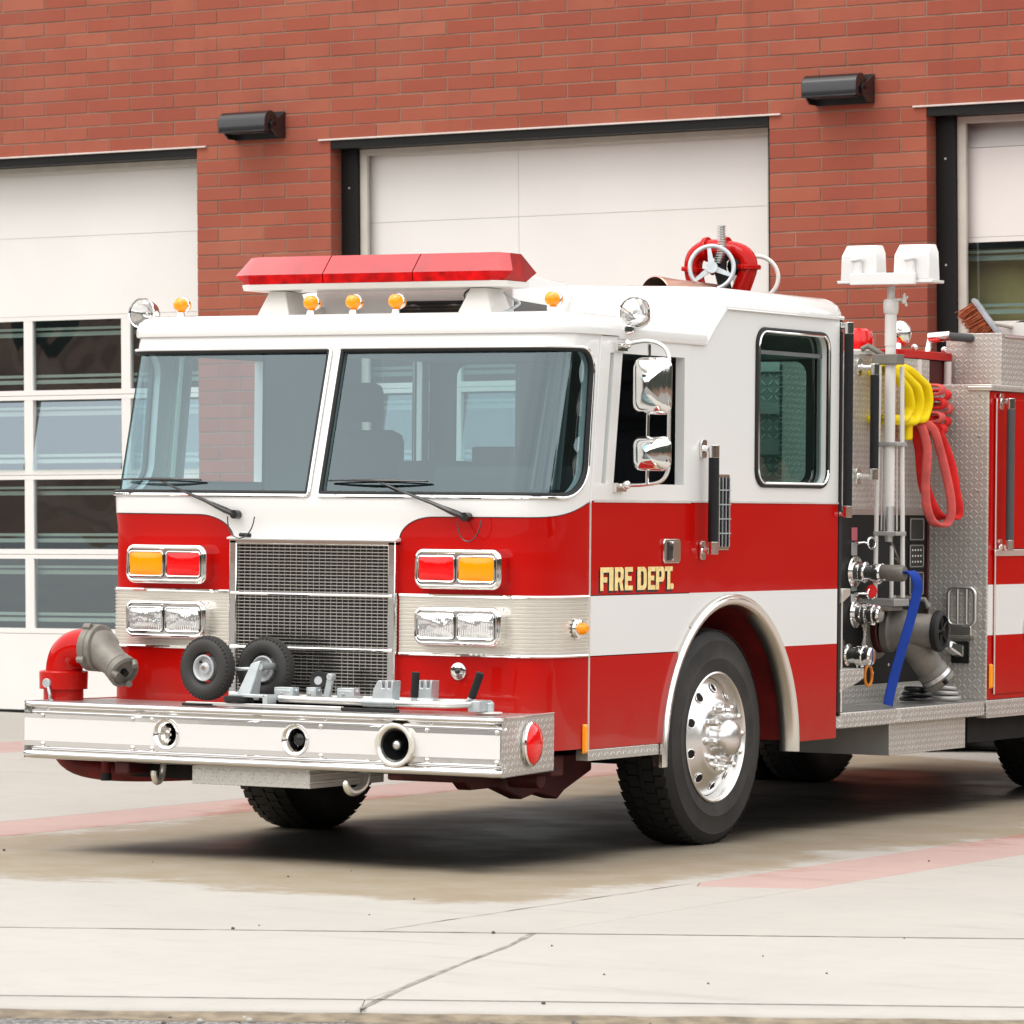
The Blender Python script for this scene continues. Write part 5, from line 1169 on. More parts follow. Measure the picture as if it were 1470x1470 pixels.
for i in range(3): u, v, w = frame_for(d2); a = 2 * PI * i / 3; cc = e2 + d2 * .075 + (u * math.cos(a) + v * math.sin(a)) * .094; q.cyl(cc - d2 * .012, cc + d2 * .012, .014, M_steel_b, n=8)
q.build('inlet_cap', sx, smooth=40)
e1 = c + Vector((1, .10, -.02)).normalized() * .34; d1 = Vector((1, .10, -.02)).normalized()
q = MB(); q.lathe([(.09, .0), (.108, .002), (.112, .010), (.112, .035), (.100, .046), (.086, .048), (.084, .03), (.03, .028), (0, .028)], e1, d1, M_rubber, 36)
for i in range(5): u, v, w = frame_for(d1); a = 2 * PI * i / 5; q.cyl(e1 + d1 * .035, e1 + d1 * .035 + (u * math.cos(a) + v * math.sin(a)) * .085, .009, M_steel_b, n=6)
q.sph(tuple(e1 + d1 * .035), .022, M_steel_b, 12, 8); q.build('cap_with_spokes', sx, smooth=40)
q = MB(); hp = c + Vector((.09, .02, .115)); q.tube([hp, hp + Vector((.0, .0, .045)), hp + Vector((.04, .03, .055)), hp + Vector((.17, .05, .045)), hp + Vector((.19, .055, .0))], [.018, .016, .014, .013, .016], M_cast, 10); q.cyl(hp + Vector((0, 0, .02)), hp + Vector((0, 0, .065)), .022, M_dull, n=6); q.build('bleeder_handle', sx, bev=.002)
# bulkhead between the pump bay and the body, seen from the front
BY = 4.862
b = MB(); b.box(PX - .02, 1.222, BY, BY + .02, .58, 2.335, M_tr_front); bk = b.build('bulkhead', truck, bev=.003)
for x, z in ((1.17, .66), (1.17, .86), (1.17, 1.06), (1.17, 1.3), (1.17, 1.75), (1.17, 2.05), (1.17, 2.28), (.93, .70)): q = MB(); q.sph((x, BY - .002, z), (.009, .005, .009), M_dull, 8, 5); q.build('rivet', bk)
# folding step with three slots
q = MB(); x0, x1, z0, z1 = 1.005, 1.165, 1.01, 1.215
q.tube([(a, BY - .022, z) for a, z in rrect(x0, x1, z0, z1, .035, 5)], .0105, M_alu, 8, closed=True)
for x in (1.06, 1.113): q.tube([(x, BY - .022, z0), (x, BY - .022, z1)], .009, M_alu, 8)
fs_ = q.build('folding_step', truck, smooth=60)
q = MB(); q.prism(rrect(x0 + .02, x1 - .02, .945, 1.01, .012), 1, BY - .03, BY - .001, M_alu); q.box(1.02, 1.15, BY - .035, BY, .935, .955, M_cast); q.build('step_hinge', fs_, bev=.004)
q = MB(); q.prism(rrect(1.02, 1.125, .80, .92, .01), 1, BY - .012, BY - .0005, M_blackp); lt = q.build('step_lamp', truck); q = MB(); q.hexa([(1.0, BY - .10, .885), (1.055, BY - .10, .885), (1.10, BY - .012, .83), (1.04, BY - .012, .83)], [(1.0, BY - .085, .925), (1.055, BY - .085, .925), (1.10, BY - .012, .90), (1.04, BY - .012, .90)], M_chrome); q.build('lamp_hood', lt, bev=.008)
# rear body side with compartment doors
b = MB(); b.box(-1.22, 1.216, BY + .02, 8.6, .60, 2.30, M_red); bd = b.build('body', truck, bev=.004)
b = MB(); b.box(1.2165, 1.2175, BY + .021, 8.55, .956, 1.234, M_wband); b.build('white_stripe', bd, smooth=0)
b = MB(); b.box(1.16, 1.223, BY + .02, 8.6, .50, .598, M_tr_side); b.build('body_sill', bd, bev=.003)
b = MB(); b.box(1.10, 1.245, BY - .01, 8.6, 2.302, 2.335, M_tr_side); b.build('top_rail', bd, bev=.004)
for z0, z1 in ((1.432, 2.262), (.63, 1.395)):
    b = MB(); b.box(1.2178, 1.226, 4.965, 6.35, z0, z1, M_red); cd = b.build('compartment_door', truck, bev=.004)
    if z0 < 1: b = MB(); b.box(1.2265, 1.2272, 4.968, 6.347, .956, 1.234, M_wband); b.build('door_stripe', cd, smooth=0)
    b = MB(); b.tube([(1.227, 4.968, z) for z in (z0, z1)], .005, M_stain, 6); b.build('door_edge', cd)
b = MB(); b.box(1.2265, 1.236, 4.95, 6.4, 1.392, 1.428, M_stain); b.build('door_moulding', bd, bev=.003)
b = MB(); b.lathe([(.0, .0), (.095, .0), (.10, .008), (.09, .02), (.075, .022), (.07, .012), (.0, .01)], (1.227, 5.46, .99), (1, 0, 0), M_stain, 32); b.build('door_latch', bd, smooth=50)
rail(1.285, 5.03, 1.42, 2.262, m=M_gripl, r=.023)
# cab rear handrails
rail(1.262, 2.985, 1.60, 2.60, r=.024, st=1.20)
rail(PX + .10, 3.93, 1.80, 2.42, r=.024, st=PX)
b = MB(); b.box(1.185, 1.215, 3.0, 3.022, .58, 1.66, M_blackp); b.box(1.16, 1.222, 2.972, 3.0, .60, 2.55, M_rubber); b.build('cab_rear_seal', truck, smooth=0)
b = MB(); b.tube([(1.21, 3.03, .60), (1.21, 3.03, 1.22)], .010, M_stain, 8); b.tube([(1.19, 2.99, .60), (1.19, 2.99, 1.30)], .012, M_dred, 8); b.build('conduit', truck)
b = MB(); b.hexa([(1.15, 2.99, 1.16), (1.235, 2.99, 1.16), (1.235, 3.09, 1.20), (1.15, 3.09, 1.20)], [(1.15, 2.99, 1.235), (1.235, 2.99, 1.235), (1.235, 3.09, 1.235), (1.15, 3.09, 1.235)], M_stain); b.build('cab_latch', truck, bev=.003)
# running boards and steps
def board(y0, y1, zt=.597, zb=.515, x1=1.222, x0=PX - .01):
    b = MB(); c = .05; b.prism([(x0, y0), (x1 - .03, y0), (x1, y0 + .04), (x1, y1 - .004), (x0, y1 - .004)], 2, zb, zt, M_tr_side); o = b.build('running_board', truck, bev=.006)
    t = MB(); t.add([(x0, y0 + .01, zt + .0015), (x1 - .03, y0 + .012, zt + .0015), (x1 - .012, y0 + .045, zt + .0015), (x1 - .012, y1 - .01, zt + .0015), (x0, y1 - .01, zt + .0015)], [(0, 1, 2, 3, 4)], M_tr_top); t.build('board_tread', o, smooth=0)
board(2.99, 3.715); board(3.72, 4.858)
b = MB(); b.prism([(2.985, .818), (3.30, .818), (3.30, .768), (3.24, .748), (2.985, .695)], 0, 1.0, 1.218, M_tr_side); b.build('step_bracket', truck, bev=.004)
b = MB(); b.box(.55, 1.175, 3.71, 4.70, .345, .513, M_tr_side); tk = b.build('tool_box', truck, bev=.003)
b = MB(); b.add([(.55, 3.7085, .345), (1.174, 3.7085, .345), (1.174, 3.7085, .513), (.55, 3.7085, .513)], [(0, 1, 2, 3)], M_dull); b.build('tool_box_end', tk, smooth=0)
b = MB(); b.box(1.18, 1.19, 6.0, 6.02, .30, .50, M_dark); b.box(.6, 1.1, 4.9, 6.1, .36, .52, M_dark); b.build('mud_guard', truck, smooth=0)
# things on the board: black hose-wrench rings
for (x, y, a, m) in ((1.02, 4.40, 0, M_blackp), (1.08, 4.62, .3, M_dull)):
    t = thing('spanner_ring' if m is M_blackp else 'coupling_ring', 'black rubber coil lying on the running board below the grey inlet' if m is M_blackp else 'silver coupling ring beside the black coil on the running board', 'coil' if m is M_blackp else 'coupling', (x, y, .60))
    q = MB()
    for i in range(3): q.torus((0, 0, .018 + .026 * i), (0, .05 * i, 1), .085 - .012 * i, .012, m, 24, 8)
    q.build('coil', t, smooth=60)
# red dunnage frame above the pump, beacon, mirror ball
b = MB(); b.box(.50, .86, 4.45, 5.35, 2.475, 2.52, M_red); b.box(.50, .86, 4.45, 4.53, 2.30, 2.475, M_dred); b.box(.55, .84, 4.6, 5.3, 2.3, 2.474, M_dred); tf = b.build('top_frame', truck, bev=.005)
for y in (4.72, 5.12): b = MB(); b.cyl((.862, y, 2.33), (.862, y, 2.47), .022, M_offw, n=12); b.build('frame_post', tf)
for y in (4.7, 5.1): b = MB(); b.sph((.85, y, 2.535), .02, M_chrome, 10, 6); b.build('frame_knob', tf)
b = MB(); b.cyl((.55, 3.86, 2.46), (.80, 3.86, 2.46), .0, M_red) if False else None
b = MB(); b.lathe([(.0, .0), (.085, 0), (.088, .02), (.075, .028), (.0, .03)], (.80, 4.10, 2.475), (0, 0, 1), M_offw, 28); bc = b.build('beacon_base', truck, smooth=40)
b = MB(); b.lathe([(.072, .028), (.074, .09), (.066, .128), (.05, .14), (.0, .145)], (.80, 4.10, 2.475), (0, 0, 1), M_rlens, 12); b.build('beacon_lens', bc, smooth=30)
b = MB(); b.sph((.80, 4.62, 2.61), (.062, .062, .072), M_chrome, 24, 14); b.cyl((.80, 4.58, 2.47), (.80, 4.60, 2.57), .02, M_chrome); b.build('chrome_lamp', truck)
b = MB(); b.cyl((.80, 4.98, 2.515), (.80, 5.02, 2.60), .016, M_chrome); b.cyl((.80, 5.0, 2.6), (.92, 5.02, 2.61), .028, M_chrome); rt = b.build('roof_rail_socket', truck)
b = MB(); b.cyl((.90, 5.0, 2.608), (1.02, 5.30, 2.60), .024, M_gripl, n=14); b.build('rail_tube', rt)
b = MB(); b.box(-.86, .45, 3.35, 4.85, 2.44, 2.46, M_dark); b.build('pump_roof', truck, smooth=0)
# tray of the hose bed at the top right
TX0, TX1, TY = 1.045 - .22, 1.16, 5.18
b = MB(); b.box(TX0, TX1, TY, TY + .02, 2.337, 2.63, M_tr_front); tr = b.build('equipment_tray', truck, bev=.003)
b = MB(); b.box(TX1 - .02, TX1, TY + .021, 7.6, 2.337, 2.60, M_tr_side); b.box(TX0, TX0 + .02, TY + .021, 7.6, 2.337, 2.62, M_alu); b.build('tray_side', tr, smooth=0)
b = MB(); b.tube([(TX1 - .01, TY + .04, 2.61), (TX1 - .01, 7.6, 2.61)], .016, M_alu, 10); b.build('tray_rim', tr)
b = MB(); b.box(TX0 - .02, TX0 + .30, TY + .5, TY + .52, 2.6, 2.71, M_offw); b.build('tray_divider', tr, smooth=0)
M_flood = mat('floodlight_white', (.78, .77, .75), .35, coat=.4); M_floodb = M_flood
# --- light tower ---------------------------------------------------------------------
TXp, TYp = 1.0, 4.06
b = MB(); b.cyl((TXp, TYp, 1.62), (TXp, TYp, 2.56), .029, M_offw, n=18); b.cyl((TXp, TYp, 1.50), (TXp, TYp, 1.66), .030, M_alu, n=18); b.cyl((TXp, TYp, 2.52), (TXp, TYp, 2.74), .032, M_offw, n=18); b.cyl((TXp, TYp, 2.74), (TXp, TYp, 2.84), .021, M_offw, n=14); b.cyl((TXp, TYp, 1.47), (TXp, TYp, 1.50), .022, M_dull)
tw = b.build('light_tower', truck, smooth=40)
b = MB(); b.lathe([(.034, .0), (.040, .01), (.042, .04), (.040, .07), (.034, .08)], (TXp, TYp, 2.69), (0, 0, 1), M_offw, 20); b.build('tower_collar', tw)
b = MB(); b.cyl((TXp + .03, TYp - .01, 2.765), (TXp + .075, TYp - .02, 2.765), .008, M_offw)
for i in range(4): a = 2 * PI * i / 4 + .5; b.cyl((TXp + .085, TYp - .02, 2.765), (TXp + .085 + .01, TYp - .02 + .03 * math.cos(a), 2.765 + .038 * math.sin(a)), .010, M_offw, r1=.006, n=8)
b.build('wing_knob', tw)
b = MB(); b.prism([(-.165, 2.842), (.215, 2.842), (.215, 2.905), (.03, 2.905), (.03, 2.888), (-.0, 2.888), (-.0, 2.905), (-.165, 2.905)] if False else [(-.19, 2.842), (.19, 2.842), (.19, 2.905), (-.19, 2.905)], 1, TYp - .12, TYp - .09, M_floodb); b.box(-.03, .03, TYp - .10, TYp + .02, 2.845, 2.875, M_floodb)
me_ = b.build('tower_crossbar', tw, bev=.004); me_.location = (TXp, 0, 0)
for sg, xc in ((-1, TXp - .155), (1, TXp + .155)):
    b = MB(); y0, y1 = TYp - .075, TYp + .10; w0, w1 = .085, .118
    # backs towards the viewer, wider open mouth behind and below
    lo = [(xc - .108, y0 - .005, 2.868), (xc + .108, y0 - .005, 2.868), (xc + .108, y1 - .05, 2.868), (xc - .108, y1 - .05, 2.868)]
    mi = [(xc - .10, y0 - .01, 3.0), (xc + .10, y0 - .01, 3.0), (xc + .10, y1 - .05, 3.02), (xc - .10, y1 - .05, 3.02)]
    hi = [(xc - .088, y0 + .03, 3.058), (xc + .088, y0 + .03, 3.058), (xc + .088, y1 - .06, 3.062), (xc - .088, y1 - .06, 3.062)]
    b.add(lo + mi + hi, [(0, 3, 2, 1)] + [(i, (i + 1) % 4, 4 + (i + 1) % 4, 4 + i) for i in range(4)] + [(4 + i, 4 + (i + 1) % 4, 8 + (i + 1) % 4, 8 + i) for i in range(4)] + [(8, 9, 10, 11)], M_flood)
    fl = b.build('floodlight', truck, bev=.006)
    q = MB(); q.hexa([(xc - .122, y0 - .012, 2.852), (xc + .122, y0 - .012, 2.852), (xc + .122, y1 - .03, 2.852), (xc - .122, y1 - .03, 2.852)], [(xc - .126, y0 - .012, 2.868), (xc + .126, y0 - .012, 2.868), (xc + .126, y1 - .03, 2.868), (xc - .126, y1 - .03, 2.868)], M_flood); q.build('floodlight_rim', fl, bev=.003)
    q = MB(); q.hexa([(xc - .02, y0 - .03, 2.90), (xc + .02, y0 - .03, 2.90), (xc + .03, y0 - .01, 2.90), (xc - .02, y0 - .01, 2.90)], [(xc - .012, y0 - .035, 2.99), (xc + .018, y0 - .035, 2.99), (xc + .02, y0 - .01, 2.99), (xc - .012, y0 - .01, 2.99)], M_flood); q.cyl((xc - .03, y0 - .03, 2.975), (xc + .035, y0 - .03, 2.985), .013, M_flood, n=8); q.build('pivot_bracket', fl, bev=.003)
# tripod legs folded along the mast, brackets
for dx, dy in ((-.062, -.035), (.058, .06)):
    b = MB(); b.cyl((TXp + dx * .8, TYp + dy * .8, 2.41), (TXp + dx, TYp + dy, 1.17), .0125, M_offw, n=10); b.build('tower_leg', tw)
    b = MB(); b.cyl((TXp + dx * .5, TYp + dy * .5, 1.99), (TXp + dx * .55, TYp + dy * .55, 1.53), .006, M_alu, n=8); b.build('tower_strut', tw)
b = MB(); b.cyl((TXp + .005, TYp + .03, 1.45), (TXp + .005, TYp + .03, 1.17), .011, M_offw, n=10); b.build('tower_leg', tw)
for z in (1.995, 1.515):
    b = MB(); b.hexa([(TXp - .07, TYp - .05, z - .012), (TXp + .06, TYp - .03, z - .012), (TXp + .07, TYp + .075, z - .012), (TXp - .05, TYp + .05, z - .012)], [(TXp - .07, TYp - .05, z + .010), (TXp + .06, TYp - .03, z + .010), (TXp + .07, TYp + .075, z + .010), (TXp - .05, TYp + .05, z + .010)], M_dull); b.build('tower_clamp', tw, bev=.003)
b = MB(); b.hexa([(TXp - .09, TYp - .04, 2.42), (TXp + .06, TYp - .05, 2.42), (TXp + .06, TYp + .05, 2.42), (TXp - .09, TYp + .04, 2.42)], [(TXp - .09, TYp - .04, 2.475), (TXp + .06, TYp - .05, 2.475), (TXp + .06, TYp + .05, 2.475), (TXp - .09, TYp + .04, 2.475)], M_cast); b.tube([(TXp - .04, TYp, 2.47), (TXp - .12, TYp - .03, 2.52), (TXp - .15, TYp - .05, 2.50)], .016, M_cast, 8); b.build('tower_clamp', tw, bev=.004)
b = MB(); b.box(PX, TXp + .07, TYp - .07, TYp + .12, 1.125, 1.165, M_dull); b.box(PX, TXp + .05, TYp - .09, TYp + .08, 1.10, 1.125, M_cast); b.build('tower_bracket', tw, bev=.004)
b = MB(); b.tube(spline([(TXp, TYp, 1.50), (TXp + .03, TYp + .06, 1.38), (TXp + .04, TYp + .10, 1.30), (TXp, TYp + .14, 1.34), (TXp + .02, TYp + .05, 1.38)], 6), .005, M_cast, 6); b.build('tower_cable', tw)
# --- monitor (deluge gun) behind the cab roof -------------------------------------------
MY, MX = 3.75, .12
def mp_(px, pz, y=0): # px: photo-like local x in metres right of the wheel hub, pz up
    return (MX + px, MY + y, pz)
HZ = 2.935
b = MB()
R_ = .050
L_ = [(-.02, 2.70), (-.075, 2.80), (-.115, 2.90), (-.135, 2.99), (-.115, 3.06), (-.05, 3.10), (.03, 3.105), (.10, 3.10), (.19, 3.085), (.26, 3.05), (.285, 2.99), (.255, 2.90), (.20, 2.78), (.16, 2.68)]
L_ = [(-.205 + (x + .135) * .80, 2.70 + (z - 2.70) * .86) for x, z in L_]; b.tube(spline([(MX + x, MY + .10, z) for x, z in L_], 5), R_, M_red, 18)
mo = b.build('deluge_monitor', truck, smooth=60)
for x, z, d in ((-.203, 2.935, (.12, 0, 1)), (.131, 2.945, (.02, 0, 1)), (-.01, 3.045, (1, 0, -.1)), (-.12, 3.045, (1, 0, .1))):
    q = MB(); q.lathe([(.045, -.014), (.066, -.012), (.068, 0), (.066, .012), (.045, .014)], (MX + x, MY + .10, z), d, M_red, 24); q.build('monitor_flange', mo, smooth=40)
q = MB(); hub = Vector((MX + .0, MY - .08, HZ)); ax = Vector((.42, -.88, .12)).normalized(); q.torus(hub, ax, .118, .0125, M_galv, 40, 10); q.cyl(hub - ax * .015, hub + ax * .02, .032, M_galv, n=20)
u, v, w = frame_for(ax)
for i in range(3):
    a = -PI / 2 + 2 * PI * i / 3 + .15; e = u * math.cos(a) + v * math.sin(a); t_ = ax.cross(e)
    q.add([hub + e * .02 + t_ * .016 + ax * .006, hub + e * .02 - t_ * .016 + ax * .006, hub + e * .118 - t_ * .009 + ax * .006, hub + e * .118 + t_ * .009 + ax * .006, hub + e * .02 + t_ * .016 - ax * .006, hub + e * .02 - t_ * .016 - ax * .006, hub + e * .118 - t_ * .009 - ax * .006, hub + e * .118 + t_ * .009 - ax * .006], [(0, 1, 2, 3), (7, 6, 5, 4), (0, 4, 5, 1), (1, 5, 6, 2), (2, 6, 7, 3), (3, 7, 4, 0)], M_galv)
q.cyl(hub, hub - ax * .16, .014, M_steel_b); q.build('handwheel', mo, smooth=40)
q = MB(); P = [(.035 + .035 * math.sin(t), 2.98 + .10 * (t)) for t in (0, .5, 1., 1.5, 1.95)]
arcp = [(MX + .01 + .03 * i / 14 + .012 * math.sin(i * .3), MY - .02, 2.965 + .013 * i) for i in range(16)]; q.tube(arcp, .013, M_dull, 8)
for x, y, z in arcp: q.box(x - .022, x + .016, y - .02, y + .01, z - .003, z + .0035, M_offw if False else M_alu)
q.build('gear_quadrant', mo, smooth=0, weld=False)
q = MB(); q.tube([(MX + .0, MY + .03, 3.02), (MX + .0, MY + .02, 2.93), (MX + .04, MY + .02, 2.80)], .035, M_steel_b, 12); q.sph((MX + .06, MY + .08, 2.95), (.045, .04, .05), M_steel_b, 14, 8); q.build('gearbox', mo)
q = MB(); hub2 = Vector((MX + .07, MY + .32, 2.90)); q.torus(hub2, ax, .118, .012, M_offw, 36, 8); q.build('handwheel', mo, smooth=40)
q = MB(); nd = Vector((-.30, -.95, -.03)).normalized(); tip = Vector((-.02, 3.28, 2.757)); q.lathe([(.112, .0), (.117, .004), (.115, .02), (.100, .16), (.088, .34), (.075, .50)], tip, -nd, M_copper, 36)
q.lathe([(.112, .001), (.095, .16), (.074, .33), (.0, .34)], tip, -nd, mat('nozzle_bore', (.16, .11, .08), .5, .6, bump=.5, bscale=12), 36); q.build('nozzle', mo, smooth=50)

# ================================================================== LOOSE EQUIPMENT
def flat_hose(P, w, th, m, up=None, n=14):
    """strap-like hose: an ellipse swept along P; wide side along `up` rejected from the path"""
    b = MB(); P = [Vector(p) for p in P]; k = len(P); vs = []
    for i in range(k):
        t = (P[min(i + 1, k - 1)] - P[max(i - 1, 0)]).normalized(); u = Vector(up[i] if isinstance(up, list) else up); u = (u - t * u.dot(t)).normalized(); v = t.cross(u)
        for j in range(n):
            a = 2 * PI * j / n; ca, sa = math.cos(a), math.sin(a); vs.append(P[i] + u * (w / 2 * math.copysign(abs(ca) ** .8, ca)) + v * (th / 2 * math.copysign(abs(sa) ** .8, sa)))
    b.add(vs, [(i * n + j, i * n + (j + 1) % n, (i + 1) * n + (j + 1) % n, (i + 1) * n + j) for i in range(k - 1) for j in range(n)] + [tuple(range(n)), tuple(range((k - 1) * n, k * n))], m); return b
# yellow hose: three loops bulging out of the crosslay
g_y = 'yellow hose loops stowed in the bay above the pump panel'
for i, (x, y0, y1, z0, z1, lab) in enumerate(((.99, 4.08, 4.32, 2.13, 2.375, 'yellow hose loop nearest the light tower mast'), (.985, 4.12, 4.45, 2.12, 2.395, 'middle yellow hose loop in the stowed bundle'), (.975, 4.24, 4.59, 2.135, 2.41, 'yellow hose loop touching the red hose rolls'))):
    P = [(PX - .1, y0, z1), (x - .03, y0 + .02, z1), (x - .01, y0 + (y1 - y0) * .35, z1 - .01), (x, y0 + (y1 - y0) * .72, z1 - .06), (x + .01, y1 - .03, z1 - .10), (x + .01, y1, z1 - .17), (x, y1 - .01, z0 + .04), (x, y1 - .05, z0 + .005), (x - .01, y1 - .12, z0), (x - .03, y0 + .02, z0), (PX - .1, y0, z0)]
    t = thing('yellow_hose', lab, 'hose', (PX, y0, z0), g_y)
    q = flat_hose(spline([Vector(p) - Vector((PX, y0, z0)) for p in P], 5), .058, .044, M_yel, (1, .25, 0)); q.build('hose', t, smooth=70)
t = thing('yellow_hose', 'yellow hose end tucked under the yellow loops', 'hose', (.93, 4.42, 2.02), g_y); q = MB(); q.box(-.03, .03, -.035, .035, .0, .12, M_yel); q.build('hose_tail', t, bev=.012)
# rolls of red hose ends stacked in two columns
g_r = 'folded red hose ends stacked beside the yellow hose'
k_ = 0; cols_ = {0: [2.30, 2.225, 2.15, 2.085], 1: [2.275, 2.20, 2.13]}
words = {(0, 0): 'topmost fold of faded red hose beside the yellow loops', (0, 1): 'second fold of red hose down, beside the yellow loops', (0, 2): 'third fold of red hose down, beside the yellow loops', (0, 3): 'lowest fold of red hose beside the yellow loops', (1, 0): 'top fold of red hose in the outer column by the tread plate', (1, 1): 'middle fold of red hose in the outer column by the tread plate', (1, 2): 'bottom fold of red hose in the outer column by the tread plate'}
for c_, zs in cols_.items():
    for i, z in enumerate(zs):
        y = 4.62 + .05 * (i % 2) * .6 + c_ * .125; x = 1.0 - .02 * c_; t = thing('red_hose_fold', words[(c_, i)], 'hose', (x, y, z), g_r)
        P = [(-.13, -.02, .018), (-.03, -.0, .024), (.030, .015, .022), (.048, .02, 0), (.030, .015, -.022), (-.03, 0, -.024), (-.13, -.02, -.020)]
        q = flat_hose(spline(P, 5), .078, .018, M_phose if (i + c_) % 2 == 0 else M_rhose, (0, 1, 0)); q.build('hose', t, smooth=70)
# two hanging loops of red hose
def hang(name, lab, P, m, w=.075, up=(1, .35, 0)):
    P = [(x + max(0, y - 4.52) * .5 / 1.77, y - max(0, y - 4.52) * .5, z) for x, y, z in P]
    o = Vector(P[0]); t = thing(name, lab, 'hose', tuple(o)); q = flat_hose(spline([Vector(p) - o for p in P], 8), w, .026, m, up); q.build('hose', t, smooth=70); return t
hang('hanging_hose', 'faded pink-red hose loop hanging lowest in front of the tread plate', [(.90, 4.60, 2.11), (.97, 4.54, 2.09), (1.0, 4.545, 1.97), (1.0, 4.53, 1.80), (1.0, 4.54, 1.68), (1.0, 4.59, 1.60), (1.0, 4.66, 1.565), (1.0, 4.77, 1.565), (1.0, 4.83, 1.61), (1.0, 4.83, 1.70), (1.0, 4.78, 1.82), (1.0, 4.69, 1.98), (.99, 4.62, 2.09), (.92, 4.57, 2.13)], M_phose, .050)
hang('hanging_hose', 'bright red hose loop hanging behind the faded pink one', [(.88, 4.70, 2.16), (.93, 4.72, 2.12), (.96, 4.79, 2.02), (.97, 4.88, 1.88), (.97, 4.93, 1.75), (.97, 4.97, 1.64), (.96, 4.94, 1.61), (.93, 4.83, 1.61), (.92, 4.75, 1.68), (.90, 4.70, 1.80), (.90, 4.66, 1.98), (.88, 4.62, 2.12)], M_rhose, .066)
# blue flat hose from the outlet down to the running board
o = (PX + .30, 3.90, 1.31); P = [(PX + .29, 3.90, 1.305), (PX + .335, 3.905, 1.31), (PX + .365, 3.91, 1.27), (PX + .362, 3.92, 1.20), (PX + .335, 3.90, 1.06), (PX + .31, 3.875, .94), (PX + .285, 3.85, .82), (PX + .265, 3.82, .70), (PX + .255, 3.80, .607)]
ups = None; t = thing('blue_hose', 'flat blue hose hanging from the chrome outlet to the running board', 'hose', (PX + .26, 3.79, .6)); o = Vector((PX + .26, 3.79, .6))
q = flat_hose(spline([Vector(p) - o for p in P], 7), .062, .014, M_blue, (.55, .85, 0)); q.build('hose', t, smooth=70)
t = thing('orange_strap', 'orange strap loop hanging behind the blue hose', 'strap', (PX + .12, 3.82, .76)); q = MB(); q.tube([(0 + .01, .045 * math.cos(a), .055 * math.sin(a)) for a in [2 * PI * i / 24 for i in range(24)]], .008, mat('orange_webbing', (.75, .24, .02), .6), 8, closed=True); q.build('strap', t)
# broom lying in the tray
BO = Vector((TX0 + .20, TY + .35, 2.60)); t = thing('push_broom', 'brown bristled push broom lying head up in the tread-plate tray', 'broom', tuple(BO))
ax_ = Vector((-.62, .0, .78)).normalized(); nb = Vector((-.80, -.12, -.55)).normalized(); nb = (nb - ax_ * nb.dot(ax_)).normalized(); sd_ = ax_.cross(nb)
q = MB(); vs = []
for s0 in (-.02, .30):
    for a, c in ((-.012, -.035), (.012, -.035), (.012, .035), (-.012, .035)): vs.append(ax_ * s0 + nb * a + sd_ * c)
q.hexa(vs[:4], vs[4:], M_wood); q.build('broom_block', t, bev=.005)
q = MB(); random.seed(9)
for i in range(520):
    s0 = random.uniform(-.0, .285); c = random.uniform(-.03, .03); L_ = random.uniform(.085, .125); p = ax_ * s0 + sd_ * c + nb * .012; d = (nb + ax_ * random.uniform(-.16, .22) + sd_ * random.uniform(-.2, .2)).normalized()
    q.cyl(p, p + d * L_, .0028, M_bris, r1=.0016, n=4, caps=False)
o = q.build('bristles', t, smooth=0, weld=False); o['kind'] = 'stuff'
q = MB(); q.cyl(ax_ * .12 - nb * .01, ax_ * .12 - nb * .25 + Vector((0, .6, -.2)), .013, M_doort, n=8); q.build('broom_handle', t)
t = thing('black_tool_bag', 'black equipment case standing in the tray right of the broom', 'tool case', (TX1 - .16, TY + .62, 2.60)); q = MB(); q.hexa([(-.09, -.1, 0), (.16, -.1, 0), (.16, .3, 0), (-.09, .3, 0)], [(-.02, -.1, .10), (.16, -.1, .16), (.16, .3, .16), (-.02, .3, .10)], M_blackp); q.build('case', t, bev=.01)
q = MB(); q.hexa([(-.14, -.13, .0), (.02, -.13, .0), (.02, -.11, .0), (-.14, -.11, .0)], [(-.10, -.13, .035), (.06, -.13, .01), (.06, -.11, .01), (-.10, -.11, .035)], M_rubber); q.build('flap', t)
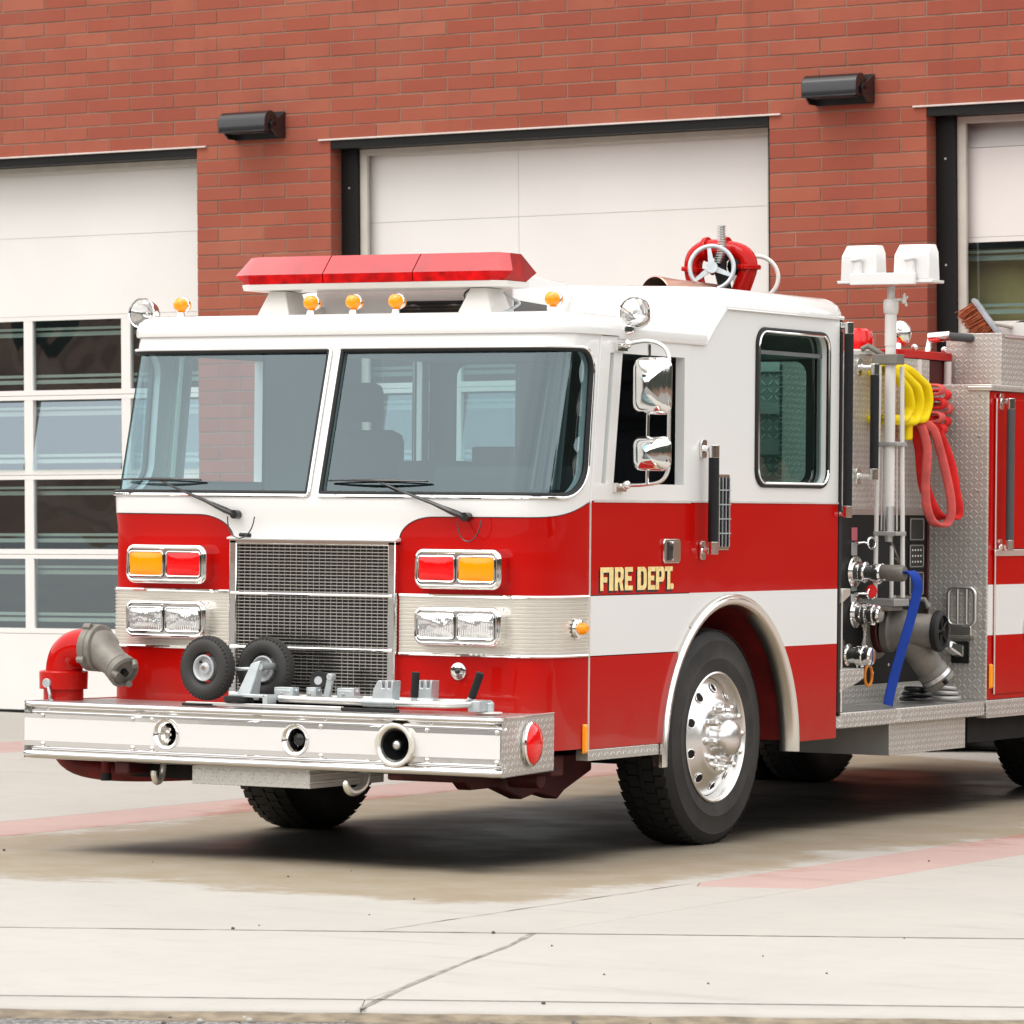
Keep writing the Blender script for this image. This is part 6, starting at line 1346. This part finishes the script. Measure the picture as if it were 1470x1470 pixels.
# --- folded wheeled litter carrier lying on the bumper deck ---------------------------------
Z = .7075; CO_ = Vector((.2, -.40, Z)); cart = thing('litter_wheel_cart', 'folded steel wheel cart with two pneumatic tyres lying on the front bumper', 'cart', tuple(CO_))
def Lc(x, y, z): return Vector((x, y, z)) - CO_
M_whub = mat('grey_wheel_hub', (.50, .51, .52), .35, .3)
M_tyb = mat('small_tyre', (.03, .028, .026), .6, bump=.2, bscale=80)
def pneu(c, d, R=.148, w=.08):
    wt = bpy.data.objects.new('wheel', None); C.objects.link(wt); wt.parent = cart; d = Vector(d).normalized(); wt.location = c; wt.rotation_mode = 'QUATERNION'; wt.rotation_quaternion = Vector((0, 0, 1)).rotation_difference(d)
    q = MB(); r0 = R - w / 2; n = 18; pr = [(r0 + w * .52 * math.cos(a), w * .5 * math.sin(a)) for a in [2 * PI * i / n for i in range(n)]]
    pr = [(min(r, R), h) for r, h in pr]; q.lathe(pr, (0, 0, 0), (0, 0, 1), M_tyb, 44, closed=True)
    for j in range(5):
        h = (-.5 + j / 4) * w * .62; rr = r0 + w * .52 * math.sqrt(max(0, 1 - (h / (w * .5)) ** 2)) - .0005; q.torus((0, 0, h), (0, 0, 1), min(rr, R) , .003, M_tyb, 44, 5)
    for i in range(44): a = 2 * PI * i / 44; q.box(0, 0, 0, 0, 0, 0, M_tyb) if False else q.cyl((R * .925 * math.cos(a), R * .925 * math.sin(a), -w * .43), (R * .985 * math.cos(a), R * .985 * math.sin(a), -w * .30), .0028, M_tyb, n=4); q.cyl((R * .925 * math.cos(a), R * .925 * math.sin(a), w * .43), (R * .985 * math.cos(a), R * .985 * math.sin(a), w * .30), .0028, M_tyb, n=4)
    q.build('tyre', wt, smooth=50)
    q = MB(); q.lathe([(.062, w * .36), (.060, w * .42), (.056, w * .43), (.050, w * .36), (.046, w * .12), (.028, w * .12), (.026, w * .28), (.018, w * .34), (.0, w * .34)], (0, 0, 0), (0, 0, 1), M_whub, 32)
    q.lathe([(.062, -w * .36), (.056, -w * .43), (.046, -w * .12), (.02, -w * .12), (.018, -w * .5), (0, -w * .5)], (0, 0, 0), (0, 0, 1), M_whub, 32); q.cyl((0, 0, w * .34), (0, 0, w * .42), .013, M_chrome, n=6); q.cyl((-.026, .028, w * .12), (-.026, .028, w * .3), .005, M_rubber, n=6); q.build('wheel_hub', wt, smooth=40)
pneu(Lc(-.375, -.455, Z + .172), (-.10, -1, .02)); pneu(Lc(-.135, -.33, Z + .170), (-.02, -1, .05))
q = MB(); q.cyl(Lc(-.375, -.43, Z + .165), Lc(-.10, -.40, Z + .175), .008, M_galv); q.cyl(Lc(-.08, -.47, Z + .185), Lc(-.08, -.30, Z + .185), .016, M_galv); q.build('axle', cart)
q = MB(); q.hexa([Lc(-.20, -.50, Z + .03), Lc(-.12, -.50, Z + .03), Lc(-.10, -.44, Z + .03), Lc(-.18, -.44, Z + .03)], [Lc(-.125, -.475, Z + .20), Lc(-.075, -.475, Z + .215), Lc(-.07, -.45, Z + .215), Lc(-.12, -.45, Z + .20)], M_galv); q.cyl(Lc(-.16, -.48, Z + .03), Lc(-.16, -.44, Z + .05), .035, M_galv); q.build('fork', cart, bev=.004)
q = MB(); q.lathe([(.04, -.012), (.062, -.014), (.070, -.008), (.070, .008), (.062, .014), (.04, .012)], Lc(-.135, -.56, Z + .036), (0, .1, 1), M_rubber, 28, closed=True); q.build('caster_wheel', cart, smooth=40)
q = MB(); q.cyl(Lc(-.135, -.56, Z + .025), Lc(-.135, -.56, Z + .05), .035, M_offw, n=20); q.box(*[v for p in zip(Lc(-.15, -.60, Z + .050), Lc(.03, -.53, Z + .064)) for v in p], M_galv); q.box(*[v for p in zip(Lc(.02, -.60, Z + .02), Lc(.045, -.52, Z + .064)) for v in p], M_galv); q.build('caster_plate', cart, bev=.003)
q = MB(); P = [Lc(.05, -.50, Z + .045), Lc(.4, -.50, Z + .043), Lc(.86, -.50, Z + .042), Lc(.95, -.49, Z + .043), Lc(1.0, -.45, Z + .045), Lc(1.01, -.40, Z + .045)]; q.tube(spline(P, 5), .0165, M_alu, 12); q.build('front_tube', cart, smooth=60)
q = MB(); P = [Lc(.0, -.30, Z + .045), Lc(.5, -.30, Z + .045), Lc(1.0, -.31, Z + .046), Lc(1.06, -.33, Z + .046)]; q.tube(spline(P, 5), .016, M_alu, 12); q.build('rear_tube', cart, smooth=60)
q = MB(); q.box(*[v for p in zip(Lc(-.40, -.60, Z + .006), Lc(.44, -.57, Z + .022)) for v in p], M_alu); q.build('flat_bar', cart, bev=.003)
q = MB(); q.box(*[v for p in zip(Lc(-.42, -.60, Z + .001), Lc(-.25, -.56, Z + .014)) for v in p], M_rubber); q.box(*[v for p in zip(Lc(.44, -.59, Z + .001), Lc(.72, -.55, Z + .016)) for v in p], M_rubber); q.build('rubber_strip', cart)
def saddle(x, y, z, L_, nm='saddle'):
    q = MB(); q.prism([(0, 0), (.085, 0), (.085, .055), (.075, .06), (.07, .03), (.055, .03), (.05, .06), (.04, .062), (.035, .035), (.015, .05), (0, .04)], 0, 0, L_, M_galv); o = q.build(nm, cart, bev=.002); o.location = Lc(x, y, z); o.rotation_euler = (0, 0, -.5); return o
for x, y, L_ in ((-.0, -.47, .10), (.13, -.40, .05), (.27, -.36, .09)):
    q = MB(); w_ = L_; q.box(0, w_, 0, .06, 0, .06, M_galv); q.box(.01, w_ - .01, -.002, .02, .01, .05, M_galv); q.cyl((-.004, .03, .045), (w_ + .01, .03, .045), .009, M_galv, n=10); q.cyl((w_ * .4, -.008, .03), (w_ * .4, .0, .03), .008, M_dull, n=8); o = q.build('bracket', cart, bev=.003); o.location = Lc(x, y, Z + .035)
q = MB(); q.lathe([(.02, -.010), (.040, -.012), (.045, 0), (.040, .012), (.02, .010)], Lc(.16, -.34, Z + .125), (.2, -1, .1), M_rubber, 24, closed=True); q.lathe([(0, -.008), (.024, -.008), (.024, .008), (0, .008)], Lc(.16, -.34, Z + .125), (.2, -1, .1), M_whub, 20); q.build('small_caster', cart, smooth=40)
q = MB(); q.hexa([Lc(.20, -.37, Z + .05), Lc(.235, -.37, Z + .05), Lc(.235, -.35, Z + .05), Lc(.20, -.35, Z + .05)], [Lc(.225, -.37, Z + .15), Lc(.255, -.37, Z + .15), Lc(.255, -.35, Z + .15), Lc(.225, -.35, Z + .15)], M_galv); q.cyl(Lc(.24, -.38, Z + .145), Lc(.24, -.34, Z + .145), .016, M_galv); q.build('caster_fork', cart, bev=.003)
for x, y in ((.60, -.50), (.72, -.36)):   # slotted claws
    q = MB(); w_ = .12; q.prism([(0, 0), (.11, 0), (.115, .10), (.105, .10), (.102, .065), (.088, .065), (.086, .10), (.072, .10), (.070, .065), (.056, .065), (.054, .10), (.035, .10), (.01, .06)], 1, 0, .07, M_galv); o = q.build('claw', cart, bev=.003); o.location = Lc(x - .06, y, Z + .042)
    q = MB(); q.cyl((-.02, .035, .012), (.15, .035, .012), .0205, M_galv, n=16); o = q.build('claw_sleeve', cart, bev=.002); o.location = Lc(x - .08, y - .035, Z + .030)
for x0, y0, x1, y1, m in ((.765, -.50, .775, -.50, M_grip), (.965, -.36, 1.03, -.36, M_grip)):
    q = MB(); q.cyl(Lc(x0, y0, Z + .05), Lc(x0 + (x1 - x0) * .35, y0, Z + .075), .014, M_galv); q.cyl(Lc(x0 + (x1 - x0) * .3, y0, Z + .07), Lc(x1, y1, Z + .185), .0185, m, n=16); q.build('hand_grip', cart, bev=.003)
q = MB(); q.cyl(Lc(1.06, -.33, Z + .0), Lc(1.06, -.33, Z + .05), .022, M_galv); q.cyl(Lc(1.06, -.33, Z + .0), Lc(1.06, -.33, Z + .008), .06, M_offw, n=24); q.box(*[v for p in zip(Lc(1.0, -.42, Z + .01), Lc(1.06, -.33, Z + .06)) for v in p], M_galv); q.build('foot', cart, bev=.003)
# round badge lamp on the cab's red front behind the grip
b = MB(); c = cabp(.775, .885, 0); b.lathe([(.0, .012), (.03, .014), (.040, .010), (.042, .0)], c, (0, -1, 0), M_chrome, 24); b.sph(tuple(c + Vector((0, -.018, 0))), (.012, .01, .012), M_blackp, 8, 6); b.build('front_socket', truck, smooth=40)
